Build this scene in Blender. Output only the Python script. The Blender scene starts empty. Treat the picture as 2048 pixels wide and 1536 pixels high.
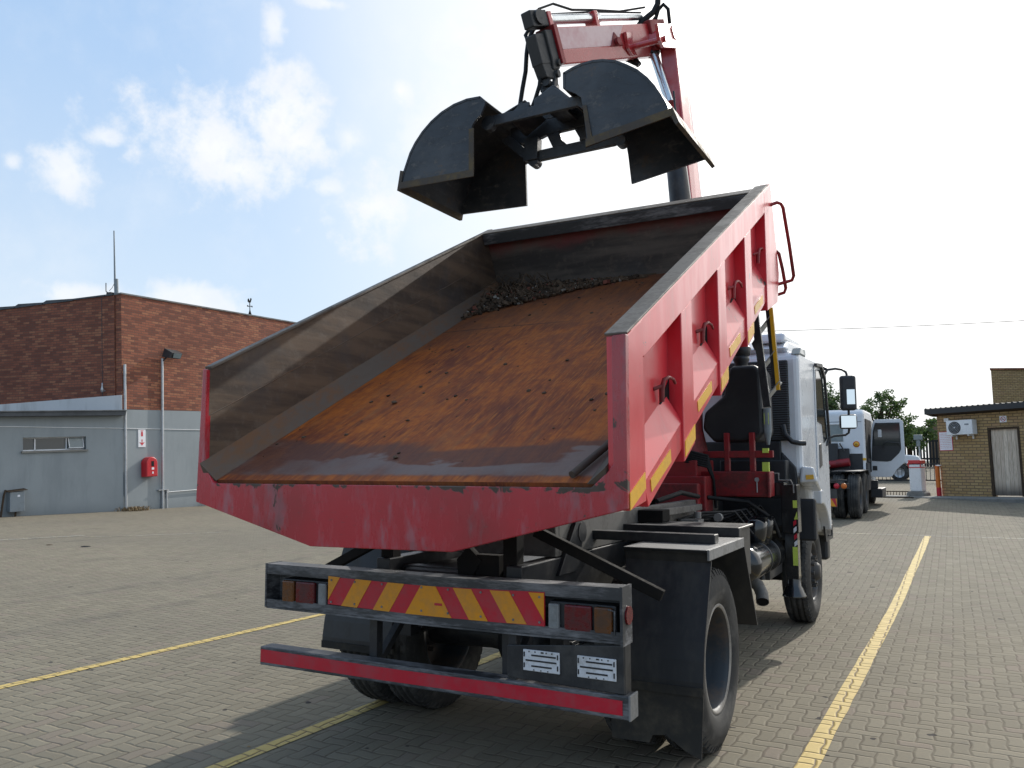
import bpy, bmesh, math, random
from mathutils import Matrix, Vector, noise
R = math.radians
sc = bpy.context.scene
col = sc.collection
# ------------------------------------------------------------------ camera
CAM = Vector((2.392, -4.734, 1.610))
cd = bpy.data.cameras.new("camera"); cam = bpy.data.objects.new("camera", cd); col.objects.link(cam)
cd.sensor_width = 36.0; cd.lens = 28.785; cd.clip_end = 2000; cd.clip_start = 0.05
def cam_axes(yaw, pitch, roll):
    cy, sy, cp, sp = math.cos(yaw), math.sin(yaw), math.cos(pitch), math.sin(pitch)
    F = Vector((-sy*cp, cy*cp, sp)); X = Vector((cy, sy, 0)); U = X.cross(F)
    c, s = math.cos(roll), math.sin(roll)
    return c*X + s*U, -s*X + c*U, F
ax, au, af = cam_axes(R(28.222), R(5.449), R(-0.249))
m = Matrix((ax, au, -af)).transposed().to_4x4(); m.translation = CAM
cam.matrix_world = m
sc.camera = cam
# ------------------------------------------------------------------ light
SUN_EL, SUN_AZ = R(31.0), R(7.5)          # azimuth from +Y towards +X
sun_dir = Vector((math.sin(SUN_AZ)*math.cos(SUN_EL), math.cos(SUN_AZ)*math.cos(SUN_EL), math.sin(SUN_EL)))
sl = bpy.data.lights.new("sun", 'SUN'); so = bpy.data.objects.new("sun", sl); col.objects.link(so)
sl.energy = 2.5; sl.angle = R(0.53); sl.color = (1.0, 0.95, 0.87)
so.rotation_mode = 'QUATERNION'; so.rotation_quaternion = sun_dir.to_track_quat('Z', 'Y')
so.location = (5, 20, 30)
vs = sc.view_settings
vs.view_transform = 'Standard'; vs.look = 'None'; vs.gamma = 1.0; vs.use_curve_mapping = False
vs.exposure = 0.72
# ------------------------------------------------------------------ node helper
class S:
    """a socket with arithmetic"""
    def __init__(s, nt, sock): s.nt, s.k = nt, sock
    def _m(s, op, b=None, c=None):
        n = s.nt.nodes.new('ShaderNodeMath'); n.operation = op
        for i, v in enumerate((s, b, c)):
            if v is None: continue
            if isinstance(v, S): s.nt.links.new(v.k, n.inputs[i])
            else: n.inputs[i].default_value = v
        return S(s.nt, n.outputs[0])
    def __add__(s, o): return s._m('ADD', o)
    def __sub__(s, o): return s._m('SUBTRACT', o)
    def __mul__(s, o): return s._m('MULTIPLY', o)
    def __truediv__(s, o): return s._m('DIVIDE', o)
    def min(s, o): return s._m('MINIMUM', o)
    def max(s, o): return s._m('MAXIMUM', o)
    def floor(s): return s._m('FLOOR')
    def fract(s): return s._m('FRACT')
    def lt(s, o): return s._m('LESS_THAN', o)
    def gt(s, o): return s._m('GREATER_THAN', o)
    def pp(s, o): return s._m('PINGPONG', o)
    def abs(s): return s._m('ABSOLUTE')
    def sqrt(s): return s._m('SQRT')
    def fmod(s, o): return s._m('FLOORED_MODULO', o)
    def ramp(s, a, b, lo=0.0, hi=1.0, smooth=True):
        n = s.nt.nodes.new('ShaderNodeMapRange'); n.clamp = True
        if smooth: n.interpolation_type = 'SMOOTHSTEP'
        s.nt.links.new(s.k, n.inputs['Value'])
        for i, v in zip(('From Min', 'From Max', 'To Min', 'To Max'), (a, b, lo, hi)): n.inputs[i].default_value = v
        return S(s.nt, n.outputs[0])
class NT:
    def __init__(s, nt): s.nt = nt; s._c = {}
    def new(s, t): return s.nt.nodes.new(t)
    def link(s, a, b): s.nt.links.new(a.k if isinstance(a, S) else a, b)
    def coord(s, which='UV'):
        if 'tc' not in s._c: s._c['tc'] = s.new('ShaderNodeTexCoord')
        return s._c['tc'].outputs[which]
    def vec(s, v, scale=(1, 1, 1), rot=(0, 0, 0), loc=(0, 0, 0)):
        n = s.new('ShaderNodeMapping'); s.link(v, n.inputs[0])
        n.inputs['Scale'].default_value = scale; n.inputs['Rotation'].default_value = rot; n.inputs['Location'].default_value = loc
        return n.outputs[0]
    def xyz(s, v):
        n = s.new('ShaderNodeSeparateXYZ'); s.link(v, n.inputs[0]); return [S(s.nt, o) for o in n.outputs]
    def comb(s, x, y, z=0.0):
        n = s.new('ShaderNodeCombineXYZ')
        for i, v in enumerate((x, y, z)):
            if isinstance(v, S): s.link(v, n.inputs[i])
            else: n.inputs[i].default_value = v
        return n.outputs[0]
    def noise(s, v, scale, detail=4, rough=0.55, dist=0.0, out=0):
        n = s.new('ShaderNodeTexNoise'); s.link(v, n.inputs['Vector'])
        n.inputs['Scale'].default_value = scale; n.inputs['Detail'].default_value = detail
        n.inputs['Roughness'].default_value = rough; n.inputs['Distortion'].default_value = dist
        return S(s.nt, n.outputs[out])
    def white(s, v):
        n = s.new('ShaderNodeTexWhiteNoise'); s.link(v, n.inputs['Vector']); return S(s.nt, n.outputs['Value'])
    def mix(s, f, a, b, mode='MIX'):
        n = s.new('ShaderNodeMix'); n.data_type = 'RGBA'; n.blend_type = mode
        if isinstance(f, S): s.link(f, n.inputs[0])
        else: n.inputs[0].default_value = f
        for i, v in ((6, a), (7, b)):
            if isinstance(v, (tuple, list)): n.inputs[i].default_value = (*v[:3], 1)
            else: s.link(v, n.inputs[i])
        return S(s.nt, n.outputs[2])
    def dot(s, v, c):
        n = s.new('ShaderNodeVectorMath'); n.operation = 'DOT_PRODUCT'; s.link(v, n.inputs[0]); n.inputs[1].default_value = c
        return S(s.nt, n.outputs['Value'])
    def bump(s, h, strength=0.3, dist=0.01):
        n = s.new('ShaderNodeBump'); s.link(h, n.inputs['Height'])
        n.inputs['Strength'].default_value = strength; n.inputs['Distance'].default_value = dist
        return n.outputs[0]
def mat(name, base=(0.5, 0.5, 0.5), rough=0.5, metal=0.0, spec=0.5, coat=0.0):
    m = bpy.data.materials.new(name); m.use_nodes = True
    b = m.node_tree.nodes['Principled BSDF']
    b.inputs['Base Color'].default_value = (*base, 1); b.inputs['Roughness'].default_value = rough
    b.inputs['Metallic'].default_value = metal; b.inputs['Specular IOR Level'].default_value = spec
    b.inputs['Coat Weight'].default_value = coat; b.inputs['Coat Roughness'].default_value = 0.14
    return m, b, NT(m.node_tree)
# ------------------------------------------------------------------ sky
world = bpy.data.worlds.new("World"); sc.world = world; world.use_nodes = True
W = NT(world.node_tree); bg = world.node_tree.nodes['Background']
sky = W.new('ShaderNodeTexSky'); sky.sky_type = 'NISHITA'; sky.sun_disc = False
sky.sun_elevation = SUN_EL; sky.sun_rotation = SUN_AZ; sky.altitude = 1500
sky.air_density = 1.0; sky.dust_density = 2.2; sky.ozone_density = 1.3
bg.inputs['Strength'].default_value = 0.15
gen = W.coord('Generated')
nz = W.noise(gen, 9.0, 8, 0.62)
nz2 = W.noise(gen, 34.0, 6, 0.6)
#CLOUDS = (direction, half-width, half-height, strength)
CLOUDS = (((-0.7071,0.6142,0.3503),0.1050,0.0608,1.00),
  ((-0.6489,0.6602,0.3784),0.0618,0.0534,1.00),
  ((-0.6914,0.6435,0.3284),0.0844,0.0337,1.00),
  ((-0.6365,0.6793,0.3653),0.0511,0.0341,1.00),
  ((-0.8031,0.5140,0.3013),0.0393,0.0314,0.90),
  ((-0.7715,0.5356,0.3435),0.0238,0.0116,0.75),
  ((-0.8274,0.4709,0.3061),0.0112,0.0112,0.70),
  ((-0.5358,0.7314,0.4219),0.0194,0.0194,1.00),
  ((-0.5839,0.7546,0.2995),0.0678,0.0442,1.00),
  ((-0.6235,0.6220,0.4736),0.0140,0.0194,0.80),
  ((-0.5931,0.7140,0.3721),0.0259,0.0230,0.70),
  ((-0.6224,0.7151,0.3182),0.0348,0.0128,0.70),
  ((-0.8216,0.5407,0.1804),0.0644,0.0215,0.80),
  ((-0.7462,0.6412,0.1793),0.0625,0.0227,0.80),
  ((-0.4270,0.7706,0.4731),0.1238,0.0338,0.50),
  ((-0.5020,0.7844,0.3642),0.0703,0.0820,0.60),
  ((-0.5804,0.6456,0.4963),0.0325,0.0065,0.70))
tot = None
for (d, rx, ry, k) in CLOUDS:
    d = Vector(d).normalized(); tx = d.cross(Vector((0, 0, 1))).normalized(); ty = tx.cross(d)
    ddx = W.dot(gen, tx)/(rx*0.88); ddy = W.dot(gen, ty)/ry; front = W.dot(gen, d).gt(0.2)
    r = (ddx*ddx + ddy*ddy).sqrt() + (nz - 0.5)*2.8 + (nz2 - 0.5)*2.2
    mk = r.ramp(1.2, 0.1)*front*(k*0.85)
    tot = mk if tot is None else tot.max(mk)
haze = (nz.ramp(0.45, 0.8)*0.20)
az = W.dot(gen, sun_dir)
elz = W.xyz(gen)[2]
glow = az.ramp(0.60, 0.93); core = az.ramp(0.82, 1.0)
skyc = W.mix(elz.ramp(0.0, 0.5, 0.92, 0.80), sky.outputs[0], W.mix(elz.ramp(0.1, 0.55), (2.75, 3.25, 3.75), (1.80, 2.62, 3.72)))
skyc = W.mix(glow*0.92, skyc, (4.6, 4.6, 4.55))
skyc = W.mix(core*core, skyc, (11.5, 11.3, 11.0))
cl = W.mix(nz2.ramp(0.3, 0.7), (3.9, 3.97, 4.1), (4.45, 4.4, 4.3))
skyc = W.mix((tot + haze).min(1.0)*(core*-1.0 + 1.0), skyc, cl)
added_glow = W.dot(gen, Vector((0.74, 0.55, 0.40)).normalized()).ramp(0.72, 0.93)*(nz.ramp(0.35, 0.6)*0.4 + 0.6)      # unseen bright patch of sky added on the right to whiten reflections
skyc = W.mix(added_glow, skyc, (6.8, 6.7, 6.5))
W.link(skyc, bg.inputs['Color'])
# ------------------------------------------------------------------ mesh builder
class MB:
    def __init__(s, M=None): s.v, s.f, s.mi, s.sm, s.M = [], [], [], [], M
    def add(s, vs, fs, mi=0, smooth=False):
        o = len(s.v)
        s.v += [(s.M @ Vector(p)) if s.M else Vector(p) for p in vs]
        s.f += [tuple(i + o for i in f) for f in fs]; s.mi += [mi]*len(fs); s.sm += [smooth]*len(fs)
        return s
    def box(s, x0, x1, y0, y1, z0, z1, mi=0):
        return s.add([(x, y, z) for x in (x0, x1) for y in (y0, y1) for z in (z0, z1)],
                     [(0, 1, 3, 2), (4, 6, 7, 5), (0, 4, 5, 1), (2, 3, 7, 6), (0, 2, 6, 4), (1, 5, 7, 3)], mi)
    def prism(s, poly, a, d0, d1, mi=0):
        """polygon in the plane normal to axis a ('x': (y,z), 'y': (x,z), 'z': (x,y)), from d0 to d1"""
        f = {'x': lambda p, d: (d, p[0], p[1]), 'y': lambda p, d: (p[0], d, p[1]), 'z': lambda p, d: (p[0], p[1], d)}[a]
        n = len(poly); ar = sum(poly[i][0]*poly[(i+1) % n][1] - poly[(i+1) % n][0]*poly[i][1] for i in range(n))
        if (ar < 0) != (a == 'y'): poly = poly[::-1]
        if d1 < d0: d0, d1 = d1, d0
        vs = [f(p, d0) for p in poly] + [f(p, d1) for p in poly]
        fs = [tuple(range(n))[::-1], tuple(range(n, 2*n))] + [(i, (i+1) % n, n + (i+1) % n, n + i) for i in range(n)]
        return s.add(vs, fs, mi)
    def hull8(s, lo, hi, mi=0):
        """two quads (4 points each, same order) joined"""
        return s.add(list(lo) + list(hi), [(3, 2, 1, 0), (4, 5, 6, 7)] + [(i, (i+1) % 4, 4 + (i+1) % 4, 4 + i) for i in range(4)], mi)
    def bar(s, a, b, w, h, up=(0, 0, 1), mi=0):
        a, b = Vector(a), Vector(b); d = (b - a).normalized(); x = d.cross(Vector(up)).normalized(); y = x.cross(d)
        q = [x*(sx*w/2) + y*(sy*h/2) for sx, sy in ((-1, -1), (1, -1), (1, 1), (-1, 1))]
        return s.hull8([a + p for p in q], [b + p for p in q], mi)
    def tube(s, pts, r, n=8, mi=0, closed=False, caps=True):
        pts = [Vector(p) for p in pts]; rs = r if isinstance(r, (list, tuple)) else [r]*len(pts)
        vs, fs = [], []; ref = None; N = len(pts)
        for i, p in enumerate(pts):
            if closed: t = pts[(i+1) % N] - pts[i-1]
            else: t = pts[min(i+1, N-1)] - pts[max(i-1, 0)]
            t.normalize()
            if ref is None: ref = Vector((0, 0, 1)) if abs(t.z) < 0.9 else Vector((1, 0, 0))
            x = t.cross(ref).normalized(); y = x.cross(t); ref = y
            vs += [p + (x*math.cos(2*math.pi*k/n) + y*math.sin(2*math.pi*k/n))*rs[i] for k in range(n)]
        for i in range(N if closed else N-1):
            j = (i+1) % N
            fs += [(i*n + k, i*n + (k+1) % n, j*n + (k+1) % n, j*n + k) for k in range(n)]
        s.add(vs, fs, mi, True)
        if caps and not closed:
            s.add(vs[:n], [tuple(range(n))[::-1]], mi); s.add(vs[-n:], [tuple(range(n))], mi)
        return s
    def lathe(s, prof, axis, o=(0, 0, 0), n=32, mi=0, smooth=True):
        """profile of (radius, along) about an axis through o"""
        o, ax_ = Vector(o), Vector(axis).normalized()
        x = ax_.orthogonal().normalized(); y = ax_.cross(x); vs, fs = [], []
        for (r, t) in prof:
            vs += [o + ax_*t + (x*math.cos(2*math.pi*k/n) + y*math.sin(2*math.pi*k/n))*r for k in range(n)]
        for i in range(len(prof)-1):
            fs += [(i*n + k, i*n + (k+1) % n, (i+1)*n + (k+1) % n, (i+1)*n + k) for k in range(n)]
        return s.add(vs, fs, mi, smooth)
    def cut(s):
        """start a new piece: build_each makes one object of every piece"""
        s.cuts = getattr(s, 'cuts', [(0, 0)]) + [(len(s.v), len(s.f))]; return s
    def build_each(s, name, mats, parent=None, fix=None, **kw):
        cs = getattr(s, 'cuts', [(0, 0)]) + [(len(s.v), len(s.f))]; out = []
        for (v0, f0), (v1, f1) in zip(cs, cs[1:]):
            if f1 == f0: continue
            p = MB(); p.v = s.v[v0:v1]; p.f = [tuple(i - v0 for i in f) for f in s.f[f0:f1]]; p.mi = s.mi[f0:f1]; p.sm = s.sm[f0:f1]
            o = p.build(name, mats, **kw)
            if parent: put(o, parent)
            out.append(o)
        return out
    def build(s, name, mats, parent=None, bevel=0.0, uvrot=0.0, loc=None, seg=2, weld=False):
        me = bpy.data.meshes.new(name); me.from_pydata(s.v, [], s.f)
        for m_ in (mats if isinstance(mats, (list, tuple)) else [mats]): me.materials.append(m_)
        for p, mi, sm in zip(me.polygons, s.mi, s.sm): p.material_index = mi; p.use_smooth = sm
        bm = bmesh.new(); bm.from_mesh(me)
        if weld: bmesh.ops.remove_doubles(bm, verts=bm.verts, dist=1e-5)
        ng = [f for f in bm.faces if len(f.verts) > 4]
        if not bevel: bmesh.ops.triangulate(bm, faces=ng)
        bm.normal_update(); uvl = bm.loops.layers.uv.new("UVMap")
        for f in bm.faces:
            nn = f.normal; t = Vector((0, 0, 1)).cross(nn)
            t = t.normalized() if t.length > 0.05 else Vector((1, 0, 0)); b_ = nn.cross(t)
            for l in f.loops: l[uvl].uv = (l.vert.co.dot(t), l.vert.co.dot(b_))
        bm.to_mesh(me); bm.free()
        o = bpy.data.objects.new(name, me); col.objects.link(o)
        if bevel:
            bv = o.modifiers.new("bevel", 'BEVEL'); bv.width = bevel; bv.segments = seg; bv.limit_method = 'ANGLE'; bv.angle_limit = R(35)
            bv.harden_normals = False
        if parent: put(o, parent)
        if loc is not None: o.location = loc
        return o
ORIG = {}
def put(o, parent):
    """parent a mesh written in world coordinates"""
    o.parent = parent
    o.matrix_parent_inverse = Matrix.Translation(-ORIG.get(parent.name, Vector()))
def tag(o, label, cat, group=None, kind=None):
    if label: o['label'] = label
    if cat: o['category'] = cat
    if group: o['group'] = group
    if kind: o['kind'] = kind
    return o
def thing(name, loc, label, cat, group=None):
    o = bpy.data.objects.new(name, None); col.objects.link(o); o.location = loc; o.empty_display_size = 0.3
    ORIG[o.name] = Vector(loc)
    return tag(o, label, cat, group)
def node_part(name, parent, loc):
    """an Empty that is a part with sub-parts of its own, at a world point"""
    o = bpy.data.objects.new(name, None); col.objects.link(o); put(o, parent); o.location = loc; o.empty_display_size = 0.2
    return o
def struct(o): o['kind'] = 'structure'; return o
def ground_z(y): return max(0.0, min(0.03*(y - 5.5), 1.3))
# ------------------------------------------------------------------ materials
def worn(name, base, rough=0.4, dirt=(0.06, 0.05, 0.045), amt=0.5, scale=3.0, spec=0.5, coat=0.0, metal=0.0, bumpy=0.15, rr=0.2, streak=None):
    """a painted or plain surface with uneven dirt, faint scratches and uneven gloss"""
    m, b, N = mat(name, base, rough, metal, spec, coat)
    ob = N.coord('Object')
    if streak: ob = N.vec(ob, streak)
    n1 = N.noise(ob, scale, 6, 0.62); n2 = N.noise(ob, scale*9, 4, 0.6)
    k = (n1*0.7 + n2*0.3).ramp(0.44, 0.66)*amt
    c = N.mix(n2.ramp(0.2, 0.8)*0.25, base, tuple(x*0.75 for x in base))
    c = N.mix(k, c, dirt)
    N.link(c, b.inputs['Base Color'])
    N.link((k*rr*2 + rough + (n2 - 0.5)*0.1).min(1.0).max(0.05), b.inputs['Roughness'])
    if bumpy: N.link(N.bump(n1*0.6 + n2*0.5, bumpy, 0.006), b.inputs['Normal'])
    return m
M = {}
M['red'] = worn('red_paint', (0.50, 0.022, 0.035), 0.24, (0.30, 0.06, 0.06), 0.45, 2.2, coat=0.5, bumpy=0.08)
M['crane_red'] = worn('crane_red_paint', (0.26, 0.010, 0.015), 0.45, (0.055, 0.022, 0.020), 0.75, 3.0, bumpy=0.08)  # darkened, with blackish patches, to put shade into the crane red
M['boom_red'] = worn('boom_red_paint', (0.50, 0.030, 0.036), 0.26, (0.52, 0.20, 0.20), 0.6, 1.6, coat=0.8, bumpy=0.03)  # paler pink mottling puts some sky glare into the boom colour
M['black'] = worn('black_chassis_paint', (0.018, 0.02, 0.024), 0.38, (0.10, 0.095, 0.085), 0.38, 3.5)
M['gloss_black'] = worn('gloss_black_paint', (0.010, 0.011, 0.013), 0.16, (0.03, 0.03, 0.03), 0.25, 4, bumpy=0.02, coat=0.5)
M['mudguard'] = worn('mudguard_black', (0.018, 0.02, 0.023), 0.5, (0.075, 0.07, 0.062), 0.5, 2.2, streak=(1.6, 1.6, 0.35))
M['worn_edge'] = worn('scuffed_black_paint', (0.035, 0.038, 0.043), 0.45, (0.26, 0.26, 0.27), 0.75, 5.0, streak=(0.45, 1, 2.4))
M['grey_steel'] = worn('grey_worn_steel', (0.20, 0.20, 0.20), 0.5, (0.10, 0.095, 0.085), 0.7, 4)
M['hub'] = worn('dark_dusty_hub', (0.045, 0.043, 0.042), 0.55, (0.11, 0.095, 0.08), 0.6, 6)
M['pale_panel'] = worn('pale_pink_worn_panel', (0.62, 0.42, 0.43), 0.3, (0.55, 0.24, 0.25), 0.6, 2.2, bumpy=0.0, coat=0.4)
M['rim_tan'] = worn('worn_tan_rim', (0.135, 0.115, 0.095), 0.55, (0.075, 0.062, 0.05), 0.7, 4)
M['dusty_steel'] = worn('dusty_grey_steel', (0.125, 0.12, 0.112), 0.6, (0.055, 0.05, 0.045), 0.7, 4)
M['rim_steel'] = worn('bare_worn_rim', (0.25, 0.235, 0.215), 0.5, (0.09, 0.075, 0.06), 0.7, 5)
M['rubber'] = worn('tyre_rubber', (0.030, 0.030, 0.030), 0.75, (0.125, 0.118, 0.108), 0.65, 4, spec=0.3)
M['wheel_rim'] = worn('dark_wheel_rim', (0.028, 0.036, 0.045), 0.55, (0.12, 0.085, 0.06), 0.6, 4)
M['flap'] = worn('dusty_rubber_flap', (0.035, 0.034, 0.032), 0.8, (0.085, 0.075, 0.06), 0.8, 3, spec=0.2)
def grab_steel():
    m, b, N = mat('weathered_grab_steel', rough=0.5, spec=0.5)
    ob = N.coord('Object'); n1 = N.noise(ob, 2.2, 6, 0.65); n2 = N.noise(N.vec(ob, (2, 1, 5)), 3.5, 6, 0.7, 0.5); n3 = N.noise(ob, 26, 5, 0.7)
    c = N.mix(n1.ramp(0.38, 0.62), (0.022, 0.027, 0.034), (0.048, 0.052, 0.058))
    c = N.mix((n2*0.7 + n3*0.3).ramp(0.52, 0.68)*0.75, c, (0.135, 0.128, 0.120))
    c = N.mix((n1*0.5 + n3*0.5).ramp(0.56, 0.66)*0.6, c, (0.095, 0.060, 0.036))
    N.link(c, b.inputs['Base Color']); N.link(n2.ramp(0.4, 0.7)*0.3 + 0.4, b.inputs['Roughness'])
    N.link(N.bump(n1 + n2*0.5 + n3*0.2, 0.25, 0.01), b.inputs['Normal']); return m
M['grab'] = grab_steel()
M['grab_edge'] = worn('rusty_cutting_edge', (0.060, 0.046, 0.034), 0.7, (0.17, 0.125, 0.06), 0.7, 5)
M['white'] = worn('white_cab_paint', (0.64, 0.67, 0.71), 0.28, (0.50, 0.52, 0.54), 0.3, 1.0, coat=0.3, bumpy=0.0, rr=0.04)
M['white2'] = worn('white_plastic', (0.72, 0.73, 0.74), 0.4, (0.45, 0.45, 0.43), 0.35, 3, bumpy=0.0)
M['plastic'] = worn('black_plastic', (0.016, 0.018, 0.022), 0.45, (0.045, 0.045, 0.045), 0.4, 3, bumpy=0.05)
M['steel'] = worn('galvanised_steel', (0.46, 0.48, 0.50), 0.35, (0.28, 0.28, 0.27), 0.5, 5, metal=0.6)
M['chrome'] = worn('hydraulic_rod', (0.62, 0.66, 0.68), 0.2, (0.4, 0.4, 0.4), 0.3, 5, metal=0.9, bumpy=0.0)
M['hose'] = worn('hydraulic_hose', (0.010, 0.011, 0.013), 0.6, (0.025, 0.025, 0.025), 0.3, 8, spec=0.25)
M['yellow'] = worn('yellow_reflector', (0.78, 0.42, 0.02), 0.35, (0.45, 0.25, 0.04), 0.4, 6, bumpy=0.0)
M['lime'] = worn('lime_label', (0.55, 0.68, 0.10), 0.4, (0.30, 0.36, 0.08), 0.4, 8, bumpy=0.0)
M['sig_red'] = worn('red_reflector', (0.50, 0.010, 0.03), 0.35, (0.32, 0.06, 0.07), 0.5, 4, bumpy=0.0)
M['sig_yellow'] = worn('chevron_yellow', (0.72, 0.29, 0.008), 0.35, (0.45, 0.22, 0.06), 0.5, 4, bumpy=0.0)
M['lamp_red'] = worn('tail_lamp_red', (0.14, 0.005, 0.010), 0.2, (0.045, 0.018, 0.016), 0.8, 5, bumpy=0.0)
M['lamp_amber'] = worn('tail_lamp_amber', (0.15, 0.05, 0.010), 0.2, (0.05, 0.03, 0.018), 0.7, 5, bumpy=0.0)
M['lamp_clear'] = worn('reverse_lamp', (0.26, 0.28, 0.29), 0.25, (0.12, 0.12, 0.12), 0.6, 5, bumpy=0.0)
M['plate'] = worn('plate_holder_white', (0.66, 0.68, 0.72), 0.4, (0.36, 0.34, 0.30), 0.55, 6, bumpy=0.0)
M['ink'] = worn('black_ink', (0.015, 0.015, 0.017), 0.5, (0.03, 0.03, 0.03), 0.3, 5, bumpy=0.0)
M['red_ink'] = worn('red_ink', (0.55, 0.02, 0.04), 0.5, (0.4, 0.05, 0.05), 0.3, 5, bumpy=0.0)
M['sign_white'] = worn('sign_white', (0.75, 0.76, 0.80), 0.4, (0.6, 0.6, 0.6), 0.3, 5, bumpy=0.0)
M['ext_red'] = worn('cabinet_red', (0.50, 0.015, 0.025), 0.3, (0.30, 0.03, 0.03), 0.3, 4, bumpy=0.0)
M['grey_paint'] = worn('grey_enamel', (0.20, 0.235, 0.26), 0.5, (0.15, 0.16, 0.17), 0.5, 4)
M['fascia'] = worn('dark_fascia', (0.055, 0.063, 0.072), 0.6, (0.04, 0.044, 0.048), 0.5, 3)
M['dark_bracket'] = worn('dark_bracket', (0.02, 0.022, 0.025), 0.5, (0.05, 0.05, 0.05), 0.4, 4)
M['mirror'], b_, _n = mat('mirror_glass', (0.85, 0.87, 0.88), 0.03, 1.0)
M['glass'], b_, _n = mat('dark_window_glass', (0.02, 0.028, 0.03), 0.06, 0.0, 0.6)
M['pale_glass'] = worn('pale_window_glass', (0.18, 0.22, 0.23), 0.12, (0.10, 0.13, 0.14), 0.6, 3, bumpy=0.0)
M['concrete'] = worn('grey_concrete', (0.22, 0.215, 0.20), 0.85, (0.13, 0.125, 0.115), 0.6, 3, spec=0.2)
M['asbestos'] = worn('weathered_sheet', (0.20, 0.20, 0.20), 0.8, (0.09, 0.09, 0.085), 0.6, 3, spec=0.2)
M['brown_wall'] = worn('brown_render', (0.26, 0.185, 0.12), 0.85, (0.20, 0.14, 0.09), 0.5, 2, spec=0.2)
M['fence'] = worn('dark_fence_paint', (0.02, 0.022, 0.024), 0.6, (0.05, 0.05, 0.05), 0.3, 3)
M['orange'] = worn('orange_post_paint', (0.62, 0.16, 0.02), 0.5, (0.5, 0.10, 0.03), 0.4, 5)
M['bark'] = worn('bark', (0.07, 0.05, 0.035), 0.9, (0.03, 0.025, 0.02), 0.6, 8, spec=0.1)
M['dull_black'] = worn('dull_black_steel', (0.014, 0.0135, 0.013), 0.85, (0.03, 0.027, 0.024), 0.6, 4, spec=0.15)
M['matt_black'] = worn('plain_matt_black', (0.008, 0.008, 0.009), 0.8, (0.015, 0.015, 0.015), 0.3, 5, spec=0.2)  # plain black: sooty exhaust mouth, vane, scraps, and openings with shade painted in
# the red rear face and sides with scuffs and rust
def scuffed_red():
    m, b, N = mat('scuffed_red_paint', rough=0.3, coat=0.35)
    ob = N.coord('Object'); st = N.vec(ob, (3.0, 3.0, 0.9))
    n1 = N.noise(ob, 1.7, 5, 0.6); n2 = N.noise(st, 4.0, 6, 0.65); n3 = N.noise(ob, 11.0, 6, 0.6, 0.6); n4 = N.noise(N.vec(ob, (1.2, 1, 4)), 16, 5, 0.6)
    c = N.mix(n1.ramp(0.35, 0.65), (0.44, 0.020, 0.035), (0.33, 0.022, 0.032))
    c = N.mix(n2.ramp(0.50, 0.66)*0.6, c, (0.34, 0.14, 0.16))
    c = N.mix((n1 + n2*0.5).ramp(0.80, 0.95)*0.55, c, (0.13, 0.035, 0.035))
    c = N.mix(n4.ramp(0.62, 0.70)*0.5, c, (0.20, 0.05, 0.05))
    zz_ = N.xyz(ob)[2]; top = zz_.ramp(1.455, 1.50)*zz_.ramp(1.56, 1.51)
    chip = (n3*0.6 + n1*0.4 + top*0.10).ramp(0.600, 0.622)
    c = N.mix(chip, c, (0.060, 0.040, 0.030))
    N.link(c, b.inputs['Base Color'])
    N.link((chip*0.5 + n2.ramp(0.4, 0.7)*0.25 + 0.22), b.inputs['Roughness'])
    N.link(N.bump(n1 + n2*0.3 - chip*0.4, 0.12, 0.01), b.inputs['Normal'])
    return m
M['scuffed_red'] = scuffed_red()
# red side: glossy, dented, chipped
def side_red():
    m, b, N = mat('side_red_paint', rough=0.32, coat=0.45)
    b.inputs['Coat Roughness'].default_value = 0.16
    ob = N.coord('Object')
    n1 = N.noise(ob, 2.2, 5, 0.6); n2 = N.noise(N.vec(ob, (1, 1, 0.25)), 5.0, 6, 0.65); n3 = N.noise(ob, 9.0, 6, 0.6, 0.8)
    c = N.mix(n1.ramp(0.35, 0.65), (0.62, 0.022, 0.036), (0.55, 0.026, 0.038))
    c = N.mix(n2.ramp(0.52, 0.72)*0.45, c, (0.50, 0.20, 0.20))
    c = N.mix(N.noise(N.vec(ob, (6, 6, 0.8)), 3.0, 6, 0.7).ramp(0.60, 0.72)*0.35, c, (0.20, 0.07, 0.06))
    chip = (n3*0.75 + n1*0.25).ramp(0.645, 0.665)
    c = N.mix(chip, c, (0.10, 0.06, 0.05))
    N.link(c, b.inputs['Base Color'])
    N.link(n2.ramp(0.35, 0.7)*0.16 + 0.30, b.inputs['Roughness'])
    N.link(N.bump(n1 + n2*0.25, 0.10, 0.012), b.inputs['Normal'])
    return m
M['side_red'] = side_red()
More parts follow.
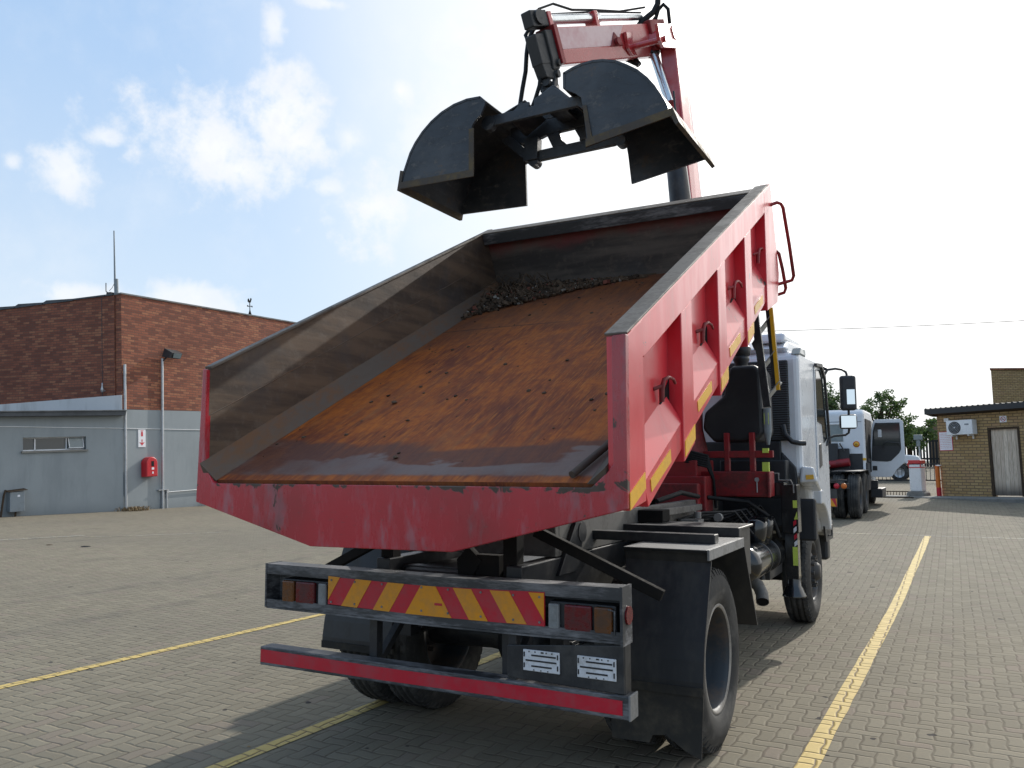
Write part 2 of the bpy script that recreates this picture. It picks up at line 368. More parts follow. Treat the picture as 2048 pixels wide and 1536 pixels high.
def rust_floor():
    m, b, N = mat('rusted_load_floor', rough=0.7, spec=0.3)
    uv = N.coord('UV'); ob = N.coord('Object')
    st = N.vec(uv, (7.0, 0.9, 1), rot=(0, 0, R(-9)))
    n1 = N.noise(uv, 1.3, 6, 0.6); n2 = N.noise(st, 3.2, 7, 0.66); n3 = N.noise(uv, 15, 6, 0.65); n4 = N.noise(N.vec(uv, (1, 2.2, 1)), 1.1, 4, 0.55, 0.4)
    y = N.xyz(uv)[1]
    fine = N.noise(N.vec(uv, (46.0, 2.6, 1), rot=(0, 0, R(-13))), 2.6, 7, 0.7)
    patch = N.noise(N.vec(uv, (1.0, 0.8, 1)), 1.7, 6, 0.66, 0.5)
    c = N.mix((n2*0.42 + patch*0.58).ramp(0.40, 0.60), (0.125, 0.027, 0.013), (0.400, 0.100, 0.012))
    c = N.mix(fine.ramp(0.50, 0.62)*0.55, c, (0.46, 0.160, 0.028)); c = N.mix(fine.ramp(0.46, 0.36)*0.5, c, (0.10, 0.030, 0.016))
    c = N.mix((n1*0.5 + n3*0.5).ramp(0.47, 0.60)*0.55, c, (0.165, 0.040, 0.016))
    pale = N.noise(st, 1.4, 5, 0.6)
    c = N.mix((pale*0.6 + n1*0.4).ramp(0.52, 0.68)*0.4, c, (0.20, 0.100, 0.045))
    c = N.mix(n3.ramp(0.66, 0.74)*0.6, c, (0.06, 0.03, 0.022))
    YL = -0.705
    yl = y - YL
    lip = (yl + (n4 - 0.5)*1.5 + (n3 - 0.5)*0.12).ramp(0.27, 0.20)*(yl + (n3 - 0.5)*0.06).ramp(0.075, 0.11)
    c = N.mix((yl + (n4 - 0.5)*0.7 + (n3 - 0.5)*0.1).ramp(0.50, 0.40)*yl.ramp(0.06, 0.12)*0.75, c, (0.085, 0.042, 0.034))
    c = N.mix(lip*n1.ramp(0.38, 0.56)*0.75, c, (0.150, 0.115, 0.105))
    c = N.mix((yl + (n1 - 0.5)*2.0).ramp(1.6, 3.2)*0.55, c, (0.125, 0.062, 0.036)); c = N.mix((yl + (n4 - 0.5)*0.10 - 2.55).abs().ramp(0.012, 0.003)*N.xyz(uv)[0].ramp(0.2, -0.3)*0.8, c, (0.03, 0.022, 0.018))
    N.link(c, b.inputs['Base Color'])
    N.link(lip*-0.25 + 0.72, b.inputs['Roughness'])
    N.link(N.bump(n2*0.5 + n3*0.5 + n1*2.0 + patch, 0.35, 0.012), b.inputs['Normal'])
    return m
def load_wall(name, redtop):
    m, b, N = mat(name, rough=0.55, spec=0.4)
    ob = N.coord('Object'); uv = N.coord('UV')
    st = N.vec(uv, (0.5, 4.0, 1), rot=(0, 0, R(26) if not redtop else 0))
    n1 = N.noise(st, 1.9, 6, 0.6); n2 = N.noise(ob, 14, 5, 0.65); n3 = N.noise(ob, 1.6, 5, 0.6)
    c = N.mix(n1.ramp(0.35, 0.65), (0.040, 0.036, 0.035), (0.105, 0.090, 0.078)) if redtop else N.mix(n1.ramp(0.35, 0.65), (0.055, 0.040, 0.031), (0.140, 0.094, 0.062))
    c = N.mix(n2.ramp(0.5, 0.7)*0.35, c, (0.16, 0.13, 0.105))
    c = N.mix(n3.ramp(0.5, 0.65)*0.5, c, (0.055, 0.055, 0.058))
    if redtop:
        z = N.xyz(ob)[2]
        c = N.mix((z + n3*0.55).ramp(3.72, 3.92)*0.75, c, (0.20, 0.02, 0.025)); c = N.mix((n3*0.7 + n2*0.3).ramp(0.60, 0.68)*0.4, c, (0.17, 0.155, 0.15))
    N.link(c, b.inputs['Base Color'])
    N.link(N.bump(n3*1.5 + n1*0.6 + n2*0.2, 0.3, 0.012), b.inputs['Normal'])
    return m
M['rust_floor'] = rust_floor(); M['bar_rust'] = worn('dull_brown_bar', (0.05, 0.040, 0.034), 0.65, (0.11, 0.075, 0.05), 0.6, 6); M['chamfer'] = worn('rusty_chamfer', (0.098, 0.072, 0.054), 0.7, (0.19, 0.088, 0.038), 0.75, 2.5, streak=(2, 0.6, 0.6)); M['load_wall'] = load_wall('scraped_load_wall', False); M['headboard'] = load_wall('scraped_headboard', True)
# interlocking pavers laid herringbone
def paver_nodes(N, ob):
    x, y, z = N.xyz(ob)
    big = N.noise(ob, 0.35, 3, 0.5); wob = N.noise(ob, 2.3, 3, 0.5, out=0)
    C_ = 0.092
    px = x/C_ + (big - 0.5)*0.5; py = y/C_ + (wob - 0.5)*0.35
    wx = px + (py.pp(1.0) - 0.5)*0.11; wy = py + ((px + 0.5).pp(1.0) - 0.5)*0.11
    i, j, fx, fy = wx.floor(), wy.floor(), wx.fract(), wy.fract()
    t = (i - j).fmod(4.0)
    is1 = (t - 1.0).abs().lt(0.5); is2 = (t - 2.0).abs().lt(0.5); ver = t.gt(1.5)
    hor = ver*-1.0 + 1.0
    u = fx + is1*hor; v = fy + is2
    du = u.min(ver*-1.0 + 2.0 - u); dv = v.min(ver + 1.0 - v)
    e = du.min(dv)
    idv = N.comb(i - is1, j - is2, ver)
    return e, N.white(idv), big, wob
def paving():
    m, b, N = mat('paving_bricks', rough=0.9, spec=0.12)
    ob = N.coord('Object'); e, rnd, big, wob = paver_nodes(N, ob)
    n2 = N.noise(ob, 45, 4, 0.7); n3 = N.noise(ob, 3.0, 5, 0.6); n4 = N.noise(ob, 0.22, 4, 0.6); n5 = N.noise(N.vec(ob, (0.9, 0.35, 1)), 1.1, 5, 0.6)
    c = N.mix(rnd.ramp(0, 1, smooth=False), (0.178, 0.157, 0.116), (0.232, 0.206, 0.152))
    c = N.mix(rnd.gt(0.86)*0.5, c, (0.195, 0.150, 0.125))
    c = N.mix(n2.ramp(0.35, 0.75)*0.5, c, (0.155, 0.142, 0.118))
    c = N.mix(n4.ramp(0.42, 0.66)*0.45, c, (0.155, 0.140, 0.112))
    c = N.mix(n3.ramp(0.60, 0.75)*0.35, c, (0.11, 0.105, 0.10))
    x_, y_, z_ = N.xyz(ob); tm = (x_ + (big - 0.5)*0.5)
    marks = ((tm - 3.6).abs().ramp(0.22, 0.10).max((tm - 5.4).abs().ramp(0.22, 0.10)).max((tm + 5.6).abs().ramp(0.2, 0.08)).max((tm + 7.3).abs().ramp(0.2, 0.08)))*n3.ramp(0.38, 0.58)
    c = N.mix(marks*0.30, c, (0.085, 0.080, 0.072))
    oil = (N.noise(ob, 0.9, 4, 0.6)*0.75 + n2*0.25).ramp(0.655, 0.70)
    c = N.mix(oil*0.55, c, (0.055, 0.050, 0.045))
    fill = n3.ramp(0.44, 0.62)
    joint = e.ramp(0.060, 0.02)
    c = N.mix(joint*(fill*0.40 + 0.30), c, (0.066, 0.050, 0.038))
    c = N.mix(n5.ramp(0.60, 0.74)*0.45, c, (0.10, 0.092, 0.078)); c = N.mix(n5.ramp(0.40, 0.26)*0.35, c, (0.27, 0.24, 0.19))
    c = N.mix(N.noise(ob, 7.5, 2, 0.4).ramp(0.735, 0.755), c, (0.05, 0.045, 0.042))
    N.link(c, b.inputs['Base Color'])
    N.link(N.bump(e.ramp(0.0, 0.16)*1.0 + rnd*0.25 + n2*0.16, 0.55, 0.010), b.inputs['Normal'])
    return m
M['paving'] = paving()
def line_paint(name, colr, cover):
    m, b, N = mat(name, rough=0.75, spec=0.3)
    ob = N.coord('Object'); e, rnd, big, wob = paver_nodes(N, ob)
    n1 = N.noise(ob, 9, 6, 0.7); n2 = N.noise(ob, 40, 4, 0.7)
    c = N.mix(n1.ramp(0.35, 0.7)*0.5, colr, tuple(v*0.72 for v in colr))
    c = N.mix((n1*0.6 + n2*0.4).ramp(cover, cover + 0.12), c, (0.21, 0.20, 0.18))
    c = N.mix(e.ramp(0.075, 0.025)*0.8, c, (0.09, 0.065, 0.05))
    N.link(c, b.inputs['Base Color'])
    N.link(N.bump(e.ramp(0.0, 0.16) + n2*0.16, 0.7, 0.012), b.inputs['Normal'])
    return m
M['line'] = line_paint('yellow_line_paint', (0.52, 0.385, 0.135), 0.60)
M['faint_line'] = line_paint('faded_line_paint', (0.40, 0.34, 0.20), 0.40)
def bricks(name, c1, c2, c3, mortar, bw, bh, ms=0.012, dark=0.0):
    m, b, N = mat(name, rough=0.85, spec=0.2)
    uv = N.coord('UV'); t = N.new('ShaderNodeTexBrick'); N.link(uv, t.inputs['Vector'])
    t.inputs['Scale'].default_value = 1.0; t.inputs['Brick Width'].default_value = bw; t.inputs['Row Height'].default_value = bh
    t.inputs['Mortar Size'].default_value = ms; t.inputs['Mortar Smooth'].default_value = 0.2; t.inputs['Bias'].default_value = 0
    t.inputs['Color1'].default_value = (0, 0, 0, 1); t.inputs['Color2'].default_value = (1, 1, 1, 1); t.inputs['Mortar'].default_value = (0.5, 0.5, 0.5, 1)
    r = N.xyz(t.outputs['Color'])[0]; mor = S(N.nt, t.outputs['Fac'])
    n1 = N.noise(uv, 0.5, 4, 0.6); n2 = N.noise(uv, 22, 5, 0.65)
    c = N.mix(r.ramp(0.1, 0.6), c1, c2); c = N.mix(r.ramp(0.72, 0.95), c, c3)
    c = N.mix(n2.ramp(0.4, 0.7)*0.4, c, tuple(v*0.6 for v in c1)); c = N.mix(mor, c, mortar)
    c = N.mix(n1.ramp(0.45, 0.7)*0.35, c, tuple(v*0.7 for v in c1))
    N.link(c, b.inputs['Base Color'])
    N.link(N.bump(n2*0.3 + r*0.2 - mor*0.8, 0.6, 0.01), b.inputs['Normal'])
    return m
M['red_brick'] = bricks('red_face_brick', (0.175, 0.066, 0.046), (0.29, 0.105, 0.064), (0.35, 0.150, 0.085), (0.120, 0.075, 0.058), 0.29, 0.088, 0.010)
M['hut_brick'] = bricks('yellow_brown_brick', (0.36, 0.245, 0.115), (0.44, 0.31, 0.155), (0.40, 0.26, 0.14), (0.17, 0.125, 0.08), 0.235, 0.085, 0.012)
def render_wall(name, base, stain):
    m, b, N = mat(name, rough=0.85, spec=0.25)
    ob = N.coord('Object'); n1 = N.noise(ob, 0.5, 5, 0.6); n2 = N.noise(ob, 60, 4, 0.7); n3 = N.noise(N.vec(ob, (1, 1, 0.2)), 2.0, 5, 0.6)
    c = N.mix(n1.ramp(0.35, 0.65)*0.5, base, tuple(v*0.82 for v in base))
    z_ = N.xyz(ob)[2]; c = N.mix(n3.ramp(0.48, 0.72)*0.6, c, stain); c = N.mix((z_ + n1*0.8).ramp(0.85, 0.25)*0.45, c, tuple(v*0.6 for v in stain)); c = N.mix(n2.ramp(0.4, 0.7)*0.2, c, tuple(v*0.75 for v in base))
    N.link(c, b.inputs['Base Color']); N.link(N.bump(n2 + n1, 0.35, 0.008), b.inputs['Normal'])
    return m
M['grey_wall'] = render_wall('blue_grey_render', (0.270, 0.300, 0.315), (0.20, 0.225, 0.240))
M['plaster'] = render_wall('stained_white_plaster', (0.62, 0.61, 0.60), (0.34, 0.33, 0.31))
def planks():
    m, b, N = mat('weathered_door_planks', rough=0.8, spec=0.2)
    uv = N.coord('UV'); x, y, z = N.xyz(uv); pl = (x/0.11).floor(); e = (x/0.11).fract()
    g = N.noise(N.vec(uv, (14, 1.2, 1)), 3, 6, 0.65); w = N.white(N.comb(pl, 0.0))
    c = N.mix(g.ramp(0.35, 0.65), (0.78, 0.67, 0.55), (0.52, 0.43, 0.33)); c = N.mix(w*0.35, c, (0.30, 0.22, 0.16))
    low = N.xyz(N.coord('Object'))[2]
    c = N.mix((low + g*0.5).ramp(1.28, 0.85)*0.85, c, (0.05, 0.048, 0.045))
    c = N.mix(e.min(e*-1.0 + 1.0).ramp(0.06, 0.0)*0.8, c, (0.06, 0.05, 0.04))
    N.link(c, b.inputs['Base Color']); N.link(N.bump(g, 0.4, 0.01), b.inputs['Normal'])
    return m
M['planks'] = planks()
def leaf(name, c1, c2):
    m, b, N = mat(name, rough=0.6, spec=0.3)
    ob = N.coord('Object'); n = N.noise(ob, 1.3, 3, 0.5); w = N.noise(ob, 14, 2, 0.5)
    N.link(N.mix((n*0.5 + w*0.5).ramp(0.35, 0.65), c1, c2), b.inputs['Base Color'])
    tr = N.new('ShaderNodeBsdfTranslucent'); tr.inputs['Color'].default_value = (c2[0]*1.3, c2[1]*1.5, c2[2], 1)
    ms = N.new('ShaderNodeMixShader'); ms.inputs[0].default_value = 0.35
    out = m.node_tree.nodes['Material Output']
    N.link(b.outputs[0], ms.inputs[1]); N.link(tr.outputs[0], ms.inputs[2]); N.link(ms.outputs[0], out.inputs['Surface'])
    return m
M['leaf'] = leaf('green_leaves', (0.050, 0.082, 0.034), (0.100, 0.145, 0.055))
M['leaf2'] = leaf('dark_leaves', (0.038, 0.066, 0.028), (0.075, 0.115, 0.042))
M['straw'] = worn('dry_weed', (0.26, 0.19, 0.11), 0.9, (0.14, 0.10, 0.06), 0.6, 20, spec=0.1)
def chips():
    m, b, N = mat('mixed_rubble', rough=0.85, spec=0.25)
    g = N.new('ShaderNodeNewGeometry'); r = S(N.nt, g.outputs['Random Per Island'])
    c = N.mix(r.ramp(0.0, 0.5, smooth=False), (0.022, 0.017, 0.013), (0.10, 0.068, 0.045))
    c = N.mix(r.gt(0.93)*0.8, c, (0.30, 0.28, 0.25)); c = N.mix(r.gt(0.95), c, (0.20, 0.07, 0.05))
    N.link(c, b.inputs['Base Color']); return m
M['chips'] = chips()
def grille():
    m, b, N = mat('louvred_grille', (0.014, 0.016, 0.019), 0.5)
    z = N.xyz(N.coord('Object'))[2]; w = (z/0.022).fract().pp(0.5)
    N.link(N.mix(w.ramp(0.1, 0.4), (0.006, 0.007, 0.008), (0.03, 0.034, 0.038)), b.inputs['Base Color'])
    N.link(N.bump(w, 0.8, 0.01), b.inputs['Normal']); return m
M['grille'] = grille()
# ------------------------------------------------------------------ the tipper truck
truck = thing('tipper_truck', (0, 0, 0), 'white cab tipper truck with raised open red load body and crane behind the cab', 'truck')
TILT = R(26.532); ct, st = math.cos(TILT), math.sin(TILT)
TIP = Matrix(((1, 0, 0, -0.033), (0, ct, -st, -1.525), (0, st, ct, 2.139), (0, 0, 0, 1)))   # local: x right, y along the body, z off the floor
def T(x, u, v): return TIP @ Vector((x, u, v))
body = MB()
# tail frame: flat plate round the open end
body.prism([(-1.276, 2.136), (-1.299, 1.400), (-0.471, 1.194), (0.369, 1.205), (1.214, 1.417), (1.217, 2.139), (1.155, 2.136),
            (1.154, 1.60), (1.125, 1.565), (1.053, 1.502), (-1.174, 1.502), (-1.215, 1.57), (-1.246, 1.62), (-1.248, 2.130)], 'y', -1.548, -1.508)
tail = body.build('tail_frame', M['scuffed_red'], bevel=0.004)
tb = node_part('load_body', truck, (0, -1.5, 1.4))
ORIG[tb.name] = Vector((0, -1.5, 1.4))
# node_part sits under truck at its own place; its children are written in world coordinates
def bp(o): put(o, tb); return o
bp(tail)
b = MB(TIP); b.box(-1.17, 1.14, -0.268, 3.5, -0.60, -0.557)
bp(b.build('load_floor', M['rust_floor']))
b = MB(TIP)
b.prism([(-1.214, -0.45), (-1.135, -0.556), (-1.214, -0.556)], 'y', -0.28, 3.45)
b.cut().prism([(1.155, -0.48), (1.06, -0.556), (1.155, -0.556)], 'y', -0.28, 3.45)
b.build_each('floor_chamfer', M['chamfer'], tb)
b = MB(TIP)
b.prism([(0.0, -0.005), (-0.325, -0.66), (-0.28, -0.72), (3.55, -0.72), (3.55, -0.005)], 'x', -1.232, -1.214)
bp(b.build('side_wall', M['load_wall']))
b = MB(TIP); rnd = random.Random(9); sp_ = [(-1.2150, -0.10 + 0.11*i, -0.238 - 0.0009*i + rnd.uniform(-0.002, 0.002)) for i in range(31)]
b.tube(sp_, [rnd.uniform(0.0024, 0.0042) for _ in sp_], 6); bp(b.build('wall_crease', M['chamfer']))  # thin raised line drawn for the bend in the wall plate
b = MB(TIP)
b.prism([(0.0, -0.005), (-0.315, -0.64), (-0.10, -0.705), (0.0, -0.74), (3.55, -0.74), (3.55, -0.005)], 'x', 1.156, 1.172)
bp(b.build('side_wall', M['side_red']))
b = MB(TIP)
b.box(-1.212, 1.154, 3.44, 3.50, -0.74, -0.02)
bp(b.build('headboard', M['headboard']))
b = MB(TIP); b.box(-1.212, 1.16, 3.36, 3.46, -0.095, 0.0)
bp(b.build('headboard_rail', M['worn_edge'], bevel=0.006))
# right side stiffening
b = MB(TIP); X0, X1 = 1.170, 1.246
b.prism([(0.06, 0.0), (0.02, -0.09), (0.17, -0.163), (3.52, -0.163), (3.60, 0.0)], 'x', X0 - 0.01, X1)
bp(b.build('top_rail', M['side_red'], bevel=0.005))
b = MB(TIP); b.box(-1.25, -1.20, 0.0, 3.56, -0.004, 0.012); b.cut().box(1.148, 1.25, 0.0, 3.62, 0.001, 0.012); b.cut().box(-1.2, 1.148, 3.36, 3.52, 0.001, 0.011)
b.build_each('worn_rim', M['rim_tan'], tb, bevel=0.003)
b = MB(TIP); b.prism([(0.0, -0.003), (0.222, -0.003), (-0.125, -0.719), (-0.325, -0.655)], 'x', X0, X1 + 0.002)
bp(b.build('rear_post', M['side_red'], bevel=0.005))
ribs = [(0.81, 0.22), (1.668, 0.215), (2.525, 0.23)]
for u0, w in ribs:
    b = MB(TIP); b.prism([(u0, -0.160), (u0 + w, -0.160), (u0 + w - 0.332, -0.834), (u0 - 0.332, -0.834)], 'x', X0 - 0.005, X1 + 0.001)
    bp(b.build('rib', M['side_red'], bevel=0.005))
    b = MB(TIP); b.prism([(u0 - 0.275, -0.745), (u0 + w - 0.29, -0.745), (u0 + w - 0.325, -0.815), (u0 - 0.315, -0.815)], 'x', X1 + 0.001, X1 + 0.004)
    bp(b.build('reflector', M['yellow']))
b = MB(TIP); b.prism([(3.425, -0.02), (3.735, 0.0), (3.735, -0.04), (3.655, -0.72), (3.45, -0.90), (3.01, -0.834)], 'x', X0 - 0.005, X1 + 0.001)
bp(b.build('front_post', M['side_red'], bevel=0.005))
# lower rail in bays, with a sloped upper face
starts = [-0.03] + [u + w - 0.30 for u, w in ribs]
ends = [u - 0.25 for u, w in ribs] + [3.12]
for k, (s0, e0) in enumerate(zip(starts, ends)):
    b = MB(TIP); b.prism([(1.168, -0.50), (1.234, -0.655), (1.234, -0.775), (1.168, -0.775)], 'y', s0 - 0.05, e0 + 0.02)
    bp(b.build('lower_rail', M['side_red'], bevel=0.004))
    b = MB(TIP); f0 = s0 + (0.03 if k == 0 else 0.16)
    b.prism([(f0, -0.680), (f0 + 0.33, -0.692), (f0 + 0.31, -0.748), (f0 - 0.015, -0.735)], 'x', 1.234, 1.237)
    bp(b.build('reflector', M['yellow']))
    if k < 3:
        b = MB(TIP); ue = ribs[k][0] - 0.5*0.44                     # black triangle paints the shade of the open rail end by the rib
        b.prism([(ue + 0.09, -0.455), (ue + 0.012, -0.60), (ue - 0.13, -0.51)], 'x', 1.1722, 1.176)
        bp(b.build('rail_end_shade', M['matt_black']))
b = MB(TIP); b.prism([(-0.295, -0.590), (-0.085, -0.600), (-0.112, -0.665), (-0.325, -0.652)], 'x', X1 + 0.002, X1 + 0.005)
bp(b.build('reflector', M['yellow']))
# rope hooks
for hu in (0.47, 1.33, 2.22, 3.15):
    b = MB(TIP); b.tube([(1.195, hu - 0.028, -0.49), (1.20, hu - 0.01, -0.43), (1.208, hu + 0.02, -0.395), (1.22, hu + 0.06, -0.398), (1.225, hu + 0.11, -0.43), (1.225, hu + 0.13, -0.46)],
           [0.013, 0.014, 0.011, 0.009, 0.008, 0.007], 8)
    b.tube([(1.170, hu - 0.05, -0.415), (1.20, hu - 0.015, -0.415)], 0.010, 8)
    bp(b.build('rope_hook', M['crane_red']))
# climbing loops on the headboard corner
def loop(pts):
    b = MB(TIP); b.tube(pts, 0.014, 8); bp(b.build('step_loop', M['crane_red']))
loop([(1.19, 3.60, -0.160), (1.29, 3.68, -0.150), (1.318, 3.69, -0.165), (1.330, 3.69, -0.20), (1.345, 3.69, -0.50), (1.352, 3.69, -0.76), (1.335, 3.69, -0.795), (1.30, 3.68, -0.80), (1.17, 3.62, -0.81)])
loop([(1.20, 3.66, -0.545), (1.238, 3.70, -0.540), (1.256, 3.70, -0.565), (1.27, 3.70, -0.70), (1.278, 3.70, -0.86), (1.262, 3.70, -0.895), (1.20, 3.68, -0.905), (1.15, 3.64, -0.905)])
# hull under the tail and sub-frame
b = MB()
b.prism([(-1.22, 1.425), (-0.471, 1.202), (0.369, 1.213), (1.10, 1.40), (1.06, 1.485), (-1.2, 1.485)], 'y', -1.507, -1.28)
bp(b.build('tail_apron', M['crane_red']))
b = MB(TIP)
b.prism([(-0.46, -0.60), (-0.46, -0.78), (-0.36, -0.82), (0.33, -0.82), (0.43, -0.78), (0.43, -0.60)], 'y', -0.02, 3.46)  # centre filled solid to block sun below the raised body
for u in [0.25 + 0.32*i for i in range(10)]: b.box(-1.16, 1.13, u, u + 0.07, -0.715, -0.60)
bp(b.build('sub_frame', M['crane_red']))
# ---- chassis
b = MB()
for x in (-0.46, 0.36): b.box(x, x + 0.09, -1.02, 5.05, 0.80, 1.085)
for y in (-0.9, 0.9, 1.9, 2.9): b.box(-0.37, 0.36, y, y + 0.08, 0.84, 1.04)
put(b.build('chassis_frame', M['black'], bevel=0.006), truck)
b = MB()
for x in (-0.45, 0.37): b.box(x, x + 0.07, -0.55, 2.95, 1.088, 1.285)
b.box(-0.45, 0.44, -0.60, -0.552, 1.088, 1.26)
b.bar((0.52, 0.9, 1.245), (0.52, 2.0, 1.235), 0.06, 0.05)
put(b.build('hoist_frame', M['dusty_steel'], bevel=0.005), truck)
b = MB(); b.prism([(0.442, 1.275), (0.62, 1.275), (0.62, 1.20), (0.53, 1.11), (0.442, 1.20)], 'y', 0.74, 0.90); put(b.build('body_rest', M['dull_black'], bevel=0.005), truck)
b = MB(); b.tube([(-0.5, -0.30, 1.205), (0.475, -0.30, 1.205)], 0.058, 20)
b.prism([(-0.62, 0.99), (-0.35, 0.99), (-0.25, 1.26), (-0.36, 1.29)], 'x', 0.445, 0.47); b.prism([(-0.62, 0.99), (-0.35, 0.99), (-0.25, 1.26), (-0.36, 1.29)], 'x', -0.53, -0.50)
put(b.build('tipping_hinge', M['black'], bevel=0.004), truck)
b = MB()
b.box(0.32, 0.40, -0.98, -0.90, 0.98, 1.30); b.cut().box(-0.46, -0.38, -0.98, -0.90, 0.98, 1.30)
b.cut().box(0.16, 0.30, -0.99, -0.93, 0.95, 1.13); b.cut().prism([(0.06, 1.0), (0.14, 1.0), (0.20, 1.10), (0.12, 1.17), (0.05, 1.10)], 'y', -1.0, -0.95)
b.build_each('tail_bracket', M['dull_black'], truck, bevel=0.004)
b = MB(); b.bar((0.42, -0.80, 1.245), (1.085, -0.725, 0.945), 0.05, 0.055); b.cut().bar((-0.42, -0.80, 1.245), (-1.13, -0.72, 0.925), 0.05, 0.055)
b.build_each('mudguard_stay', M['dull_black'], truck, bevel=0.004)
b = MB(); b.lathe([(0.0, -0.3), (0.16, -0.24), (0.22, -0.1), (0.23, 0.05), (0.15, 0.2), (0.08, 0.26), (0.0, 0.27)], (0, -1, 0), (0, 0, 0.5), 24)
b.lathe([(0.10, -0.75), (0.085, -0.3), (0.11, 0), (0.085, 0.3), (0.10, 0.75)], (1, 0, 0), (0, 0, 0.5), 20)
put(b.build('rear_axle', M['black']), truck)
b = MB()
for x in (-0.53, 0.45):
    b.cut()
    for k in range(7): b.box(x, x + 0.08, -0.65 + 0.06*k, 0.65 - 0.06*k, 0.60 + 0.022*k, 0.618 + 0.022*k)
    b.box(x - 0.01, x + 0.09, -0.07, 0.07, 0.58, 0.80)
    b.box(x, x + 0.08, -0.70, -0.62, 0.60, 0.86); b.box(x, x + 0.08, 0.62, 0.70, 0.60, 0.86)
b.build_each('leaf_spring', M['black'], truck, bevel=0.003)
b = MB(); b.box(-0.2, 0.2, 1.1, 1.6, 0.62, 0.84); b.tube([(0, 0.3, 0.52), (0, 1.1, 0.66), (0, 2.6, 0.74)], 0.05, 12)
put(b.build('drive_shaft', M['black']), truck)
b = MB(); b.tube([(-0.03, 0.9, 1.10), (-0.03, 1.55, 1.75), (-0.03, 1.9, 2.1)], 0.10, 16); b.tube([(-0.03, 1.85, 2.05), (-0.03, 2.2, 2.5)], 0.075, 16); b.box(-0.36, 0.34, 0.62, 0.95, 1.06, 1.26)
put(b.build('sun_block_ram', M['black']), truck)  # ram and cross box added to stop sun passing under the raised body
b = MB(); b.box(-1.12, -0.55, 1.25, 2.45, 0.52, 1.04); put(b.build('sun_block_tank', M['gloss_black'], bevel=0.05, seg=3), truck)  # unseen tank added to keep sun off the ground under the truck
b = MB(); b.box(-0.42, 0.42, 3.0, 4.9, 0.70, 1.35); b.box(-0.34, 0.34, -0.95, 2.95, 0.98, 1.03); put(b.build('sun_block_engine', M['black'], bevel=0.03), truck)  # unseen engine mass and flat plate, added to block sun under the truck
# ---- wheels
TY = [(0.287, 0.095), (0.300, 0.112), (0.335, 0.128), (0.390, 0.136), (0.435, 0.128), (0.470, 0.112), (0.488, 0.100), (0.498, 0.085), (0.500, 0.062), (0.487, 0.057), (0.487, 0.047), (0.500, 0.042),
      (0.502, 0.012), (0.488, 0.008)]
TYRE = TY + [(r, -t) for r, t in TY[::-1]]
def make_tyre(parent, loc, n=56):
    b = MB(); b.lathe(TYRE, (1, 0, 0), (0, 0, 0), n)
    for k in range(56):
        a = 2*math.pi*(k + 0.25)/56; a2 = a + 0.066
        for sg in (1, -1):
            q = [(sg*xx, rr_*math.cos(aa), rr_*math.sin(aa)) for aa in (a, a2) for xx, rr_ in ((0.119, 0.462), (0.103, 0.494), (0.066, 0.5045), (0.066, 0.480))]
            b.hull8(q[:4], q[4:]) if sg > 0 else b.hull8(q[4:], q[:4])
    return bp2(b.build('tyre', M['rubber']), parent, loc)
def bp2(o, parent, loc):
    o.parent = parent; o.location = loc; return o
def rear_rim(parent, loc, s):
    b = MB()
    b.lathe([(0.300, 0.098), (0.300, 0.108), (0.289, 0.112), (0.280, 0.104), (0.272, 0.080), (0.262, 0.020), (0.258, -0.05), (0.245, -0.085), (0.20, -0.095), (0.12, -0.085), (0.115, -0.03), (0.10, 0.0), (0.0, 0.01)], (s, 0, 0), (0, 0, 0), 48)
    for k in range(10):
        a = 2*math.pi*k/10; b.tube([(-0.10*s, 0.165*math.cos(a), 0.165*math.sin(a)), (-0.05*s, 0.165*math.cos(a), 0.165*math.sin(a))], 0.016, 6)
    return bp2(b.build('rim', [M['wheel_rim']]), parent, loc)
def lip(parent, loc, s):
    b = MB(); b.lathe([(0.302, 0.098), (0.303, 0.110), (0.290, 0.116), (0.279, 0.106)], (s, 0, 0), (0, 0, 0), 48)
    return bp2(b.build('rim_lip', [M['rim_steel']]), parent, loc)
for s in (1, -1):
    for xo, dish in ((1.055, 1), (0.735, 0)):
        w = node_part('wheel', truck, (s*xo, 0, 0.502)); ORIG[w.name] = Vector((0, 0, 0))
        make_tyre(w, (0, 0, 0))
        rear_rim(w, (0, 0, 0), s if dish else -s)
        if dish: lip(w, (0, 0, 0), s)
def front_rim(parent, s):
    b = MB()
    b.lathe([(0.300, 0.098), (0.300, 0.108), (0.286, 0.110), (0.275, 0.095), (0.262, 0.055), (0.255, 0.02), (0.232, 0.045), (0.18, 0.085), (0.115, 0.10), (0.112, 0.125)], (s, 0, 0), (0, 0, 0), 48)
    bp2(b.build('rim', M['wheel_rim']), parent, (0, 0, 0))
    b = MB(); b.lathe([(0.100, 0.10), (0.092, 0.14), (0.076, 0.158), (0.070, 0.170), (0.0, 0.173)], (s, 0, 0), (0, 0, 0), 24)
    for k in range(10):
        a = 2*math.pi*k/10; b.tube([(0.075*s, 0.142*math.cos(a), 0.142*math.sin(a)), (0.135*s, 0.142*math.cos(a), 0.142*math.sin(a))], 0.018, 6)
    bp2(b.build('hub', M['hub']), parent, (0, 0, 0))
for s in (1, -1):
    w = node_part('wheel', truck, (s*0.985, 4.11, 0.502)); ORIG[w.name] = Vector((0, 0, 0))
    make_tyre(w, (0, 0, 0)); front_rim(w, s)
b = MB(); b.tube([(-0.85, 4.11, 0.45), (0.85, 4.11, 0.45)], 0.06, 12); b.box(-0.55, 0.55, 4.0, 4.3, 0.50, 0.78)
put(b.build('front_axle', M['black']), truck)
